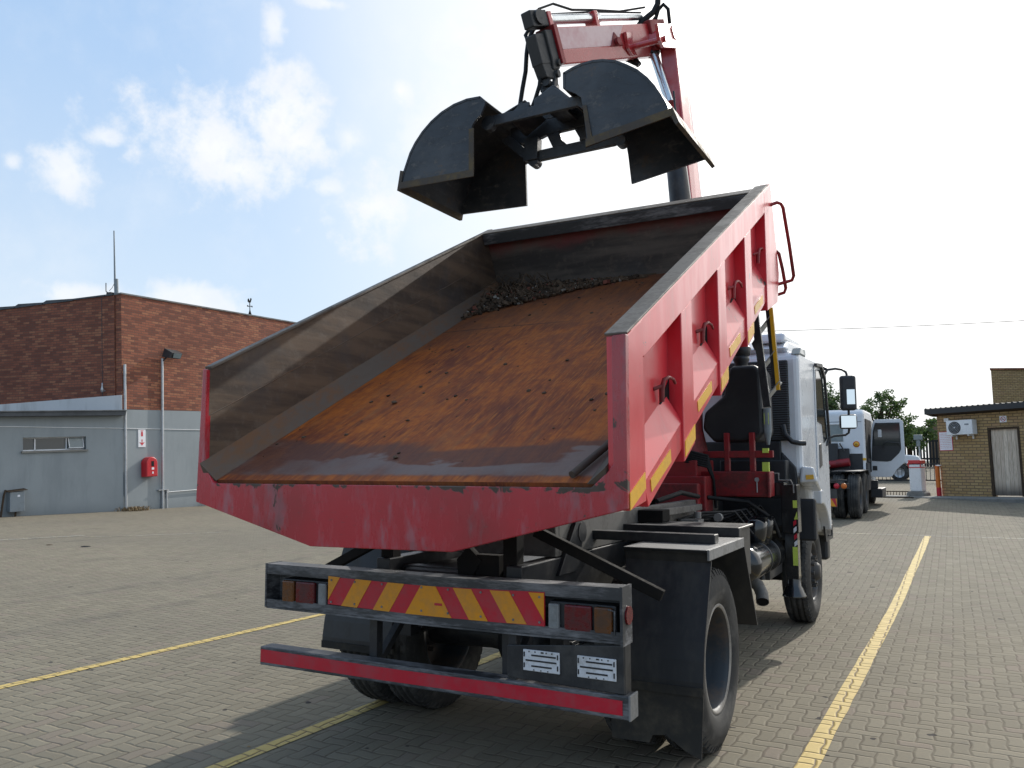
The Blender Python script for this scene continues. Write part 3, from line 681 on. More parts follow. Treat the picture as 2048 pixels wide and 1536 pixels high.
# ---- rear mudguards: sheet bent over the pair of tyres
def sheet(pts, x0, x1, th=0.014):
    """bent plate from a side profile of (y, z)"""
    P = [Vector((0, *p)) for p in pts]; nrm = []
    for i in range(len(P)):
        t = (P[min(i+1, len(P)-1)] - P[max(i-1, 0)]).normalized(); nrm.append(Vector((0, -t.z, t.y)))
    lo = [(p.y, p.z) for p in P]; hi = [((p + n*th).y, (p + n*th).z) for p, n in zip(P, nrm)]
    b = MB()
    for i in range(len(P)-1): b.prism([lo[i], lo[i+1], hi[i+1], hi[i]], 'x', x0, x1)
    return b
prof = [(-0.553, 0.455), (-0.552, 0.50), (-0.535, 0.60), (-0.510, 0.69), (-0.465, 0.79), (-0.423, 0.894), (-0.375, 1.00), (-0.330, 1.105), (-0.392, 1.130), (0.405, 1.125), (0.47, 1.00), (0.60, 0.78), (0.726, 0.563)]
prof = prof[:7] + [(-0.345, 1.075), (-0.395, 1.128), (0.405, 1.125), (0.47, 1.00), (0.60, 0.78), (0.726, 0.563)]
for s in (1, -1):
    x0, x1 = (0.76, 1.235) if s > 0 else (-1.235, -0.70)
    g = sheet(prof, x0, x1).build('mudguard', M['mudguard']); put(g, truck)
    b = MB()                                                       # welded edge strip on the top plate and along the rear edge
    b.box(x0, x1 - 0.012, -0.399, 0.40, 1.1395, 1.1435); b.box(min(s*1.225, s*1.238), max(s*1.225, s*1.238), -0.40, 0.41, 1.088, 1.144)
    put(b.build('mudguard_edge', M['grey_steel'], bevel=0.003), g)
    b = MB(); rnd = random.Random(3)
    pts = [(x0 - 0.02, 0.475), (x1, 0.475), (x1 - 0.02, 0.13), (x1 - 0.10, 0.16), (x1 - 0.20, 0.225), (x1 - 0.27, 0.215), (x1 - 0.29, 0.175), (x0 - 0.02, 0.17)] if s > 0 else \
          [(x0, 0.475), (x1 + 0.02, 0.475), (x1 + 0.02, 0.445), (x0 + 0.02, 0.44)]
    b.prism(pts, 'y', -0.566, -0.556); b.box(x0, x1 - 0.005, -0.575, -0.566, 0.435, 0.478)
    put(b.build('mud_flap', M['flap']), g)
    b = MB()
    bx0, bx1 = (0.43, 1.185) if s > 0 else (-1.185, -0.43)
    b.box(bx0, bx1, -0.075, 0.01, 1.142, 1.196)
    put(b.build('support_bar', M['black'], bevel=0.006), truck)
    b = MB(); b.box(bx0, bx1 + (0.015 if s > 0 else -0.0), 0.455, 0.54, 1.140, 1.198)
    put(b.build('support_bar', M['black'], bevel=0.006), truck)
b = MB(); b.box(0.52, 1.165, 0.58, 0.92, 0.86, 1.175); b.box(0.50, 1.185, 0.56, 0.94, 1.175, 1.192)
put(b.build('battery_box', M['black'], bevel=0.008), truck)
# ---- tail light beam: open channel with the lamps and the chevron board set in it
yb = -1.20
lb = MB()
def zt(x): return 1.038 - 0.010*math.sin((x + 1.1)/2.14*math.pi) - 0.012*max(0, -0.55 - x)
xs = [-1.10 + 2.14*i/8 for i in range(9)]
for i in range(8):
    xa, xb = xs[i], xs[i+1]; za, zb_ = zt(xa), zt(xb)
    for (o0, o1, y0, y1) in ((-0.006, 0.006, yb, yb + 0.115), (-0.050, -0.006, yb, yb + 0.008), (-0.242, -0.230, yb, yb + 0.115), (-0.232, -0.190, yb, yb + 0.008), (-0.235, -0.004, yb + 0.105, yb + 0.115)):
        lb.hull8([(xa, y0, za + o0), (xa, y1, za + o0), (xa, y1, za + o1), (xa, y0, za + o1)], [(xb, y0, zb_ + o0), (xb, y1, zb_ + o0), (xb, y1, zb_ + o1), (xb, y0, zb_ + o1)])
lb.box(-1.112, -1.10, yb - 0.002, yb + 0.117, 0.795, 1.040); lb.box(1.04, 1.053, yb - 0.002, yb + 0.12, 0.785, 1.048)
beam = lb.build('light_beam', M['worn_edge']); put(beam, truck)
b = MB(); b.tube([(1.053, yb + 0.065, 0.915), (1.062, yb + 0.065, 0.915)], 0.042, 20); put(b.build('side_marker', M['lamp_red']), beam)
def board_z(x): return zt(x) - 0.05, zt(x) - 0.192
b = MB(); b.box(-0.648, 0.668, yb + 0.010, yb + 0.02, 0.842, 0.992)
x0, x1, n = -0.645, 0.665, 40
b = MB(); b.prism([(x0, 0.846), (0.0, 0.836), (x1, 0.842), (x1, 1.000), (0.0, 0.984), (x0, 0.992)], 'y', yb - 0.004, yb + 0.004)
board = b.build('chevron_board', M['sig_red']); put(board, truck)
def slab(xa_top, xb_top, xa_bot, xb_bot):
    """one yellow stripe clipped to the board"""
    zt_, zb2 = 0.990, 0.841
    def clip(poly, lim, sgn):
        out = []
        for i in range(len(poly)):
            p, q = poly[i], poly[(i+1) % len(poly)]
            pi, qi = sgn*(p[0] - lim) >= 0, sgn*(q[0] - lim) >= 0
            if pi: out.append(p)
            if pi != qi:
                f = (lim - p[0])/(q[0] - p[0]); out.append((lim, p[1] + f*(q[1] - p[1])))
        return out
    poly = clip(clip([(xa_top, zt_), (xb_top, zt_), (xb_bot, zb2), (xa_bot, zb2)], x0 + 0.002, 1), x1 - 0.002, -1)
    if len(poly) > 2: return [(x, z + 0.010*(abs(x - 0.01)/0.65)**2 - (0.004 if z < 0.9 else 0.004)) for x, z in poly]
sb = MB(); sh = 0.095
for k in range(0, 4):
    xa = 0.062 + 0.106 + k*0.212 - 0.010
    for sg in (1, -1):
        p = [(xa, xa + 0.106), (xa + sh, xa + sh + 0.106)]
        if sg > 0: poly = slab(p[0][0], p[0][1], p[1][0], p[1][1])
        else: poly = slab(0.02 - p[0][1], 0.02 - p[0][0], 0.02 - p[1][1], 0.02 - p[1][0])
        if poly: sb.prism(poly, 'y', yb - 0.0065, yb - 0.003)
poly = slab(-0.035, 0.055, -0.035 - sh, 0.055 + sh); sb.prism(poly, 'y', yb - 0.0065, yb - 0.003)
put(sb.build('chevron', M['sig_yellow']), board)
b = MB()
for x in (-0.62, -0.46, -0.28, -0.03, 0.13, 0.32, 0.50, 0.64):
    for z in (0.86, 0.976): b.cut().tube([(x, yb - 0.0065, z), (x, yb - 0.009, z)], 0.006, 8)
b.build_each('rivet', M['grey_steel'], board)
b = MB(); b.box(0.050, 0.095, yb - 0.0085, yb - 0.0064, 0.893, 0.905); put(b.build('maker_mark', M['sig_red']), board)
def lamp(xr, mirror, name='tail_lamp'):
    z0, z1 = (0.828, 0.955)
    nd = node_part(name, truck, (xr, yb, 0.89)); ORIG[nd.name] = Vector((xr, yb, 0.89))
    parts = [('clear_lens', 0.0, 0.062, 'lamp_clear'), ('red_lens', 0.082, 0.225, 'lamp_red'), ('amber_lens', 0.231, 0.325, 'lamp_amber')]
    h = MB(); h.box(xr if not mirror else xr - 0.335, xr + 0.335 if not mirror else xr, yb + 0.02, yb + 0.104, z0 - 0.004, z1 + 0.004)
    put(h.build('housing', M['plastic'], bevel=0.006), nd)
    for nme, a, c, mm in parts:
        A, B_ = (xr + a, xr + c) if not mirror else (xr - c, xr - a)
        l = MB(); l.box(A + 0.003, B_ - 0.003, yb - 0.001, yb + 0.022, z0 + 0.004, z1 - 0.004)
        lo_ = put(l.build(nme, M[mm], bevel=0.008), nd)
        l = MB()
        for q in range(7): l.box(A + 0.012, B_ - 0.012, yb - 0.0025, yb, z0 + 0.018 + q*0.0145, z0 + 0.024 + q*0.0145)
        put(l.build('lens_rib', M[mm]), nd)
lamp(0.678, False); lamp(-0.662, True)
b = MB(); b.tube([(1.013, yb - 0.004, 0.835), (1.016, yb - 0.006, 0.94), (0.985, yb - 0.006, 0.945)], 0.004, 6); put(b.build('lamp_guard', M['worn_edge']), beam)
# ---- number plate bracket and plate holders
b = MB(); b.prism([(0.456, 0.735), (1.05, 0.790), (1.05, 0.575), (0.456, 0.585)], 'y', yb + 0.012, yb + 0.022)
b.box(0.456, 0.50, yb + 0.022, yb + 0.07, 0.56, 0.80); b.box(1.00, 1.052, yb + 0.022, yb + 0.10, 0.56, 0.80); b.box(0.90, 1.0, yb + 0.03, yb + 0.06, 0.60, 0.79)
br = b.build('plate_bracket', M['black'], bevel=0.004); put(br, truck)
for xa in (0.547, 0.826):
    b = MB(); b.box(xa, xa + 0.19, yb + 0.002, yb + 0.011, 0.630, 0.727)
    p = b.build('plate_holder', M['plate'], bevel=0.003); put(p, br)
    b = MB(); yy = yb - 0.0005
    for z, xo0, xo1 in ((0.703, 0.045, 0.172), (0.6785, 0.015, 0.175), (0.654, 0.045, 0.150)): b.box(xa + xo0, xa + xo1, yy, yb + 0.004, z - 0.0035, z + 0.0035)
    for z in (0.705, 0.655): b.box(xa + 0.004, xa + 0.010, yy, yb + 0.004, z - 0.011, z + 0.011); b.box(xa + 0.178, xa + 0.184, yy, yb + 0.004, z - 0.011, z + 0.011)
    for q in (0.03, 0.062, 0.095, 0.12, 0.15): b.box(xa + q, xa + q + (0.014 if q == 0.095 else 0.005), yy, yb + 0.004, 0.716, 0.722)
    for q in (0.055, 0.092, 0.128): b.box(xa + q, xa + q + 0.005, yy, yb + 0.004, 0.634, 0.639)
    put(b.build('slot', M['ink']), p)
# ---- under-run bar
b = MB(); b.box(-1.14, 1.08, -1.20, -1.105, 0.470, 0.573)
ur = b.build('underrun_bar', M['worn_edge'], bevel=0.006); put(ur, truck)
b = MB(); b.prism([(-1.132, 0.488), (-0.3, 0.487), (0.4, 0.492), (1.045, 0.489), (1.045, 0.553), (0.55, 0.557), (-0.2, 0.551), (-1.132, 0.558)], 'y', -1.2035, -1.199)
put(b.build('reflective_tape', M['sig_red']), ur)
b = MB(); b.box(1.072, 1.083, -1.202, -1.100, 0.466, 0.577); put(b.build('end_cap', M['grey_steel'], bevel=0.004), ur)
b = MB()
for x in (-0.44, 0.38): b.cut().box(x, x + 0.05, -1.10, -1.05, 0.50, 0.95); b.bar((x + 0.025, -1.07, 0.52), (x + 0.025, -0.7, 0.85), 0.04, 0.04)
b.build_each('bar_hanger', M['black'], truck)
# ---- air tank, filters, exhaust, lines
b = MB(); b.lathe([(0.0, 1.80), (0.06, 1.805), (0.10, 1.82), (0.135, 1.85), (0.14, 1.90), (0.14, 2.88), (0.13, 2.93), (0.08, 2.96), (0, 2.97)], (0, 1, 0), (0.90, 0, 0.80), 28)
at = b.build('air_tank', M['gloss_black']); put(at, truck)
b = MB()
for y in (2.28, 2.62): b.cut().lathe([(0.138, y), (0.145, y + 0.002), (0.145, y + 0.028), (0.138, y + 0.03)], (0, 1, 0), (0.90, 0, 0.80), 28)
b.build_each('tank_strap', M['black'], at)
b = MB()
for y in (2.35, 2.62):
    b.cut().lathe([(0.0, -0.12), (0.085, -0.11), (0.095, -0.04), (0.095, 0.06), (0.085, 0.075), (0.03, 0.095), (0, 0.10)], (0.12, 0, 1), (0.90, y, 1.045), 20)
    b.box(0.82, 0.99, y - 0.05, y + 0.07, 1.10, 1.14)
b.build_each('air_filter', M['gloss_black'], truck)
b = MB(); b.box(0.45, 0.85, 1.95, 3.0, 0.66, 1.0); b.box(0.50, 0.90, 2.9, 3.5, 0.55, 0.72)
for y in (2.2, 2.4, 2.7): b.tube([(0.86, y, 0.68), (0.87, y, 0.58)], 0.03, 8)
put(b.build('valve_block', M['black'], bevel=0.01), truck)
b = MB(); b.tube([(0.66, 2.10, 0.71), (0.78, 2.12, 0.70), (0.88, 2.14, 0.665), (0.95, 2.14, 0.61), (0.985, 2.11, 0.55), (1.0, 2.05, 0.495)], 0.050, 18, caps=False)
b.tube([(0.993, 2.08, 0.52), (0.9995, 2.052, 0.497)], 0.043, 18, mi=1)
put(b.build('exhaust_pipe', [M['dusty_steel'], M['matt_black']]), truck)
b = MB(); rnd = random.Random(5)
for k in range(7):
    y = 1.6 + 0.2*k; b.cut().tube([(0.46, y, 1.15), (0.60, y + 0.25, 1.20 - 0.03*k), (0.80, y + 0.45, 1.20), (0.93, y + 0.5, 1.02)], 0.012, 6)
b.cut().tube([(0.50, 2.35, 1.30), (0.80, 2.55, 1.26), (0.98, 2.7, 1.10), (1.02, 2.75, 0.95)], 0.018, 8)
b.build_each('air_line', M['hose'], truck)
b = MB(); b.box(0.50, 0.64, 1.55, 1.7, 1.10, 1.16); b.cut().tube([(0.62, 1.6, 1.17), (0.62, 1.6, 1.22)], 0.03, 8); b.cut().tube([(0.70, 1.9, 1.16), (0.70, 1.95, 1.16)], 0.035, 8)
b.build_each('coupling', M['grey_steel'], truck)
# ---- cab
cabn = node_part('cab', truck, (0, 3.4, 0.9)); ORIG[cabn.name] = Vector((0, 3.4, 0.9))
arch = [(4.11 + 0.66*math.cos(R(a)), 0.52 + 0.66*math.sin(R(a))) for a in range(0, 106, 15)]
prof = [(5.25, 0.76)] + [p for p in arch if p[1] > 0.77] + [(3.75, 1.40), (3.40, 1.44), (3.40, 2.60), (3.48, 2.67), (4.75, 2.72), (5.0, 2.58), (5.24, 1.75), (5.27, 1.2)]
b = MB(); b.prism(prof, 'x', -1.135, 1.135)
put(b.build('shell', M['white'], bevel=0.07, seg=3), cabn)
b = MB(); b.prism([(3.50, 2.66), (3.42, 2.70), (3.60, 2.79), (4.5, 2.84), (4.75, 2.72)], 'x', -1.02, 1.02); b.prism([(3.45, 2.76), (3.50, 2.86), (4.3, 2.88), (4.5, 2.80)], 'x', 0.72, 1.0)
put(b.build('roof_pod', M['white'], bevel=0.03), cabn)
b = MB(); b.prism([(3.42, 2.63), (3.52, 2.70), (3.8, 2.715), (3.8, 2.64)], 'x', 1.06, 1.142); put(b.build('gutter', M['pale_glass'], bevel=0.01), cabn)
b = MB(); b.box(0.40, 1.035, 3.365, 3.399, 1.80, 2.575); put(b.build('rear_grille', M['grille'], bevel=0.02), cabn)
b = MB(); b.box(-0.9, 0.95, 3.37, 3.399, 0.95, 1.80); b.box(0.4, 1.02, 3.2, 3.37, 1.0, 1.62); b.prism([(0.95, 1.0), (1.10, 1.25), (1.08, 1.55), (0.95, 1.7)], 'y', 3.36, 3.399)
put(b.build('rear_panel', M['plastic'], bevel=0.02), cabn)
b = MB(); b.tube([(0.98, 3.34, 1.95), (1.0, 3.32, 1.86), (1.06, 3.32, 1.79), (1.13, 3.345, 1.775), (1.17, 3.37, 1.775)], 0.024, 10); put(b.build('cab_catch', M['plastic']), cabn)
dr = MB(); dr.prism([(4.30, 1.25), (4.33, 2.62), (4.72, 2.66), (4.92, 2.56), (5.16, 1.80), (5.18, 0.98), (4.80, 0.98), (4.72, 1.2)], 'x', 1.136, 1.146)
door = dr.build('door', M['white'], bevel=0.004); put(door, cabn)
b = MB(); b.prism([(4.36, 2.02), (4.38, 2.56), (4.70, 2.60), (4.89, 2.50), (5.09, 1.86), (4.80, 1.80), (4.70, 2.00)], 'x', 1.146, 1.150); put(b.build('window', M['glass']), door)
b = MB(); b.prism([(4.42, 1.53), (4.45, 1.78), (4.58, 1.80), (4.62, 1.56)], 'x', 1.146, 1.152); put(b.build('door_handle', M['plastic'], bevel=0.003), door)
b = MB(); b.prism([(5.02, 2.53), (5.27, 1.78), (5.28, 1.70), (5.21, 1.80), (4.96, 2.57)], 'x', -1.05, 1.05); put(b.build('windscreen', M['glass']), cabn)
b = MB(); b.prism([(4.30, 2.63), (4.72, 2.665), (4.98, 2.55), (5.20, 1.80), (5.17, 1.80), (4.95, 2.51), (4.70, 2.625), (4.30, 2.60)], 'x', 1.147, 1.175); put(b.build('window_visor', M['plastic']), cabn)
# wheel arch lip with the orange reflector
lo = [(4.11 + 0.66*math.cos(R(a)), 0.52 + 0.66*math.sin(R(a))) for a in range(32, 97, 8)]
hi = [(4.11 + 0.76*math.cos(R(a)), 0.52 + 0.80*math.sin(R(a))) for a in range(96, 31, -8)]
b = MB(); b.prism(lo + hi, 'x', 1.10, 1.205); ag = b.build('wheel_arch', M['white'], bevel=0.015); put(ag, cabn)
b = MB(); b.prism([(1.03, 1.40), (1.19, 1.40), (1.20, 1.30), (1.17, 1.56), (1.05, 1.57)], 'y', 3.36, 3.70)
b = MB(); b.hull8([(1.105, 3.36, 1.405), (1.265, 3.38, 1.415), (1.235, 3.38, 1.555), (1.125, 3.36, 1.565)], [(1.05, 4.0, 1.30), (1.215, 4.0, 1.305), (1.20, 4.0, 1.40), (1.05, 4.0, 1.40)])
put(b.build('arch_panel', M['white'], bevel=0.02), cabn)
b = MB(); b.hull8([(1.165, 3.357, 1.435), (1.235, 3.366, 1.440), (1.231, 3.366, 1.482), (1.165, 3.357, 1.478)], [(1.165, 3.380, 1.435), (1.235, 3.388, 1.440), (1.231, 3.388, 1.482), (1.165, 3.380, 1.478)]); put(b.build('side_reflector', M['yellow']), cabn)
b = MB(); b.box(0.90, 1.235, 3.40, 3.48, 0.865, 1.255); b.box(1.06, 1.10, 3.40, 3.50, 1.22, 1.27); put(b.build('wheel_liner', M['plastic'], bevel=0.03), cabn)
b = MB(); b.box(1.136, 1.165, 4.86, 5.14, 0.86, 0.90); b.tube([(1.15, 4.86, 0.80), (1.18, 4.90, 0.80), (1.18, 4.90, 0.86)], 0.008, 6)
b.prism([(4.72, 0.74), (5.27, 0.74), (5.28, 0.93), (4.63, 0.93)], 'x', 1.128, 1.146); put(b.build('entry_step', M['plastic']), cabn)
b = MB(); b.box(-1.10, 1.10, 5.15, 5.35, 0.50, 0.85); put(b.build('front_bumper', M['plastic'], bevel=0.03), cabn)
# mirrors
ma = MB(); ym = 5.10
ma.tube([(1.02, 5.0, 2.72), (1.18, 5.08, 2.635)], 0.018, 8); ma.prism([(1.03, 2.69), (1.09, 2.55), (1.15, 2.56), (1.185, 2.62), (1.18, 2.64), (1.15, 2.61), (1.11, 2.62), (1.08, 2.68), (1.05, 2.72)], 'y', 5.05, 5.09)
ma.tube([(1.18, 5.08, 2.635), (1.26, ym, 2.645), (1.33, ym, 2.632), (1.372, ym, 2.60), (1.384, ym, 2.55), (1.384, ym, 2.1), (1.384, ym, 1.98), (1.375, ym, 1.92), (1.34, ym, 1.895), (1.22, 5.08, 1.885), (1.17, 5.05, 1.86), (1.15, 5.0, 1.78)], 0.013, 8)
put(ma.build('mirror_arm', M['plastic']), cabn)
def mirror(x0, x1, z0, z1, gx0, gx1, gz0, gz1):
    yaw = R(13); c_ = Vector(((x0 + x1)/2, ym, 0)); Mm = Matrix.Translation(c_) @ Matrix.Rotation(yaw, 4, 'Z'); wd = (x1 - x0)/2/math.cos(yaw)
    b = MB(Mm); b.box(-wd, wd, -0.05, 0.05, z0, z1); f = b.build('mirror', M['plastic'], bevel=0.03, seg=3); put(f, cabn)
    b = MB(Mm); b.prism([(gx0 - c_.x, gz0), (gx1 - c_.x, gz0), (gx1 - c_.x, gz1), (gx0 - c_.x, gz1)], 'y', -0.054, -0.048); put(b.build('mirror_glass', M['mirror'], bevel=0.0), f)
mirror(1.302, 1.466, 2.168, 2.560, 1.365, 1.448, 2.235, 2.40)
mirror(1.284, 1.464, 1.962, 2.122, 1.296, 1.452, 1.976, 2.108)
# ---- behind the cab: oil tank, frame, snorkel
b = MB(); b.prism([(0.40, 1.90), (0.50, 1.78), (0.88, 1.78), (0.94, 1.85), (0.93, 2.41), (0.885, 2.46), (0.67, 2.46), (0.64, 2.40), (0.60, 2.20), (0.42, 2.05)], 'y', 2.62, 3.10)
put(b.build('oil_tank', M['plastic'], bevel=0.045, seg=3), truck)
b = MB(); b.lathe([(0.0, 0.02), (0.07, 0.015), (0.075, -0.02), (0.06, -0.05), (0.06, -0.10)], (0, 0, 1), (0.715, 2.85, 2.555), 14); b.lathe([(0.06, 0), (0.08, 0.03), (0.085, 0.09), (0.06, 0.11), (0, 0.115)], (0.1, 0, 1), (0.715, 2.85, 2.56), 14)
put(b.build('tank_filler', M['plastic']), truck)
b = MB(); b.tube([(0.965, 2.66, 2.07), (0.965, 2.66, 1.86)], 0.036, 12); b.tube([(0.965, 2.66, 1.86), (0.967, 2.66, 1.75)], [0.036, 0.014], 12); put(b.build('crane_lever_guard', M['grey_paint']), truck)
b = MB(); b.box(0.945, 0.985, 2.628, 2.64, 1.93, 2.03); b.cut().box(0.93, 0.985, 2.56, 2.60, 1.52, 1.60); b.cut().box(0.935, 0.985, 2.56, 2.60, 1.68, 1.72); b.build_each('warning_label', M['lime'], truck)
# ---- crane base, posts and stabilisers
crn = node_part('crane', truck, (0, 2.6, 1.3)); ORIG[crn.name] = Vector((0, 2.6, 1.3))
b = MB(); b.box(-0.98, 0.985, 2.55, 2.80, 1.30, 1.52); b.box(-0.30, 0.40, 2.40, 2.98, 1.27, 1.62); b.box(-0.02, 0.34, 2.46, 2.9, 1.62, 1.66)
b.box(0.05, 0.50, 2.30, 2.545, 1.17, 1.48); b.box(0.10, 0.46, 2.20, 2.30, 1.10, 1.42)
put(b.build('crane_base', M['crane_red'], bevel=0.012), crn)
b = MB()
for x in (0.60, 0.82): b.box(x, x + 0.045, 2.575, 2.63, 1.52, 1.86)
b.box(0.30, 1.02, 2.58, 2.622, 1.64, 1.70); b.box(0.98, 1.0, 2.50, 2.56, 1.30, 1.52)
put(b.build('control_frame', M['crane_red'], bevel=0.006), crn)
b = MB()
for k in range(6):
    z = 1.56 + 0.02*k; b.cut().tube([(0.05, 2.42, 1.70 - 0.02*k), (0.30, 2.40, z + 0.05), (0.48, 2.46, z), (0.52, 2.5, 1.45), (0.53, 2.52, 1.2)], 0.013, 6)
b.cut().tube([(0.33, 1.5, 1.30), (0.45, 1.75, 1.36), (0.52, 2.0, 1.32)], 0.02, 8)
b.build_each('crane_hose', M['hose'], crn)
b = MB(); b.tube([(0.885, 2.545, 1.45), (0.885, 2.535, 1.45)], 0.02, 10); b.tube([(0.885, 2.54, 1.43), (0.885, 2.54, 1.34)], 0.006, 6); put(b.build('locking_pin', M['steel']), crn)
b = MB(); b.lathe([(0.22, 1.62), (0.20, 1.75), (0.17, 1.9), (0.165, 3.0), (0.18, 3.05), (0, 3.06)], (0, 0, 1), (0.22, 2.66, 0), 24); put(b.build('slewing_column', M['crane_red']), crn)
# stabiliser leg
b = MB(); b.box(0.30, 1.06, 2.83, 2.97, 1.28, 1.42); b.box(1.03, 1.17, 2.82, 2.98, 0.98, 1.40); b.box(1.045, 1.155, 2.84, 2.96, 0.58, 0.98)
b.lathe([(0.06, 0.60), (0.062, 0.52), (0.075, 0.50), (0.10, 0.44), (0.104, 0.425), (0.0, 0.42)], (0, 0, 1), (1.10, 2.90, 0), 24)
leg = b.build('stabiliser_leg', M['gloss_black'], bevel=0.006); put(leg, crn)
b = MB()
b.box(1.130, 1.165, 2.815, 2.819, 1.20, 1.265); b.cut().prism([(1.135, 1.10), (1.165, 1.10), (1.162, 1.17)], 'y', 2.815, 2.819); b.cut().box(1.112, 1.153, 2.834, 2.839, 0.70, 0.86)
b.build_each('warning_label', M['lime'], leg)
b = MB()
for k, z in enumerate((0.86, 0.92, 0.98, 1.04)):
    yy = 2.834 if z < 0.97 else 2.814
    b.prism([(1.128, z), (1.153, z + 0.022), (1.153, z + 0.062), (1.128, z + 0.040)], 'y', yy, yy + 0.005, k % 2)
put(b.build('hazard_tape', [M['sign_white'], M['sig_red']]), leg)
b = MB(); b.tube([(0.98, 2.80, 1.50), (1.02, 2.80, 1.50), (1.02, 2.80, 1.44), (1.12, 2.80, 1.44), (1.14, 2.80, 1.40), (1.14, 2.81, 1.33)], 0.008, 6); b.bar((1.005, 2.80, 1.52), (1.005, 2.80, 1.43), 0.02, 0.02); put(b.build('leg_bracket', M['grey_steel']), leg)
# access ladder
b = MB(); b.bar((0.962, 2.30, 2.86), (1.040, 2.30, 2.06), 0.045, 0.06); b.bar((1.075, 2.34, 2.90), (1.115, 2.34, 2.24), 0.03, 0.06); b.prism([(0.93, 2.60), (0.97, 2.66), (0.985, 2.56), (0.955, 2.54)], 'y', 2.28, 2.33)
lad = b.build('ladder', M['black'], bevel=0.004); put(lad, truck)
b = MB(); b.bar((1.092, 2.325, 2.90), (1.128, 2.325, 2.20), 0.016, 0.03); put(b.build('ladder_edge', M['yellow']), lad)
for z, x in ((2.78, 0.985), (2.48, 1.01), (2.22, 1.04)):
    b = MB(); b.hull8([(x, 2.31, z - 0.075), (x, 2.45, z - 0.075), (x, 2.45, z - 0.065), (x, 2.31, z - 0.065)], [(x + 0.10, 2.31, z + 0.045), (x + 0.10, 2.45, z + 0.045), (x + 0.10, 2.45, z + 0.055), (x + 0.10, 2.31, z + 0.055)])
    put(b.build('ladder_tread', M['steel']), lad)
# ---- crane booms
KN = Vector((0.20, 2.62, 5.66))
b = MB()
b.hull8([(0.33, 2.50, 3.0), (0.475, 2.50, 3.0), (0.500, 2.80, 3.0), (0.33, 2.80, 3.0)][::1], [(0.115, 2.50, 5.58), (0.268, 2.50, 5.52), (0.300, 2.74, 5.52), (0.105, 2.74, 5.58)])
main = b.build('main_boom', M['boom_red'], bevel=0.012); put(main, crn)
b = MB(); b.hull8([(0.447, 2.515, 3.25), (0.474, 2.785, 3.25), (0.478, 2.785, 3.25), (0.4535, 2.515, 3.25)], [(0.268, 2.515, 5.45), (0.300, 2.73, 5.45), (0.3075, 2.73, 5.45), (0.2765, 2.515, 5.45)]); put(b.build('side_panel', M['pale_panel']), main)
kp = [(1.909, 5.437), (2.251, 5.596), (2.44, 5.655), (2.53, 5.64), (2.56, 5.54), (2.50, 5.48), (2.082, 5.293), (1.97, 5.31)]
b = MB(); b.prism(kp, 'x', 0.262, 0.292); b.prism(kp, 'x', -0.03, 0.0); b.box(-0.0, 0.262, 2.34, 2.50, 5.50, 5.60)
b.tube([(-0.06, 2.40, 5.595), (0.30, 2.40, 5.595)], 0.05, 6); b.tube([(-0.05, 2.08, 5.37), (0.315, 2.08, 5.37)], 0.028, 12)
b.prism([(2.30, 5.58), (2.38, 5.66), (2.48, 5.64), (2.48, 5.55), (2.38, 5.52)], 'x', 0.292, 0.302)
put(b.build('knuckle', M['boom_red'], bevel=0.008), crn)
b = MB(); b.tube([(0.050, 2.46, 5.56), (0.068, 2.46, 5.45)], 0.062, 16, mi=1); b.tube([(0.060, 2.46, 5.50), (0.215, 2.46, 4.95)], 0.042, 16); b.tube([(0.235, 2.44, 4.75), (0.300, 2.44, 4.0), (0.36, 2.44, 3.2)], [0.085, 0.098, 0.10], 18, mi=1); b.tube([(0.275, 2.40, 5.02), (0.30, 2.40, 4.6), (0.36, 2.42, 3.9)], 0.010, 6, mi=1)
put(b.build('lift_cylinder', [M['chrome'], M['black']]), crn)
# outer boom runs out over the load body
A = Vector((0.03, 2.52, 5.63)); Bq = Vector((-0.360, 1.06, 4.985))
d = (Bq - A).normalized(); sx_ = Vector((0, 0, 1)).cross(d).normalized(); uz = d.cross(sx_)     # sx_ points to the truck's left or right, uz up
if uz.z < 0: uz, sx_ = -uz, -sx_
Fr = Matrix((sx_, d, uz)).transposed().to_4x4(); Fr.translation = A; L = (Bq - A).length
b = MB(Fr); w, h = 0.085, 0.135
b.prism([(-w, 0.08 - h), (-w*0.55, -h - 0.02), (w*0.55, -h - 0.02), (w, 0.08 - h), (w, h), (-w, h)], 'y', 0.02, L)
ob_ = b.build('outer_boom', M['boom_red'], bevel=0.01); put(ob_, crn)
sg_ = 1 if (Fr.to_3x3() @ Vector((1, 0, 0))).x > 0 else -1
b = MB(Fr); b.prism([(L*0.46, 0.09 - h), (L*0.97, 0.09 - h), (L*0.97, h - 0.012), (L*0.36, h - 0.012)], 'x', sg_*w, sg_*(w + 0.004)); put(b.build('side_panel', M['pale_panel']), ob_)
b = MB(Fr); b.box(-0.12, 0.12, -0.12, 0.16, -0.12, 0.16); put(b.build('boom_root', M['crane_red'], bevel=0.01), crn)
b = MB(Fr)
for sgn in (1, -1):
    b.cut().tube([(sgn*w, L*0.47, -0.02), (sgn*(w + 0.045), L*0.47, -0.02)], 0.035, 14); b.prism([(L*0.40, -0.05), (L*0.53, -0.05), (L*0.47, 0.07)], 'x', sgn*w, sgn*(w + 0.012))
b.build_each('boom_lug', M['crane_red'], crn, bevel=0.004)
b = MB(Fr); b.box(-w - 0.012, w + 0.012, L - 0.05, L + 0.0, -h - 0.02, h + 0.02); put(b.build('boom_collar', M['crane_red'], bevel=0.004), crn)
b = MB(Fr); b.tube([(0.0, 0.10, h + 0.085), (0.0, L*0.52, h + 0.085)], 0.030, 14); b.tube([(0.0, L*0.5, h + 0.085), (0.0, L + 0.06, h + 0.085)], 0.042, 16); put(b.build('extension_cylinder', M['chrome']), crn)
b = MB(Fr)
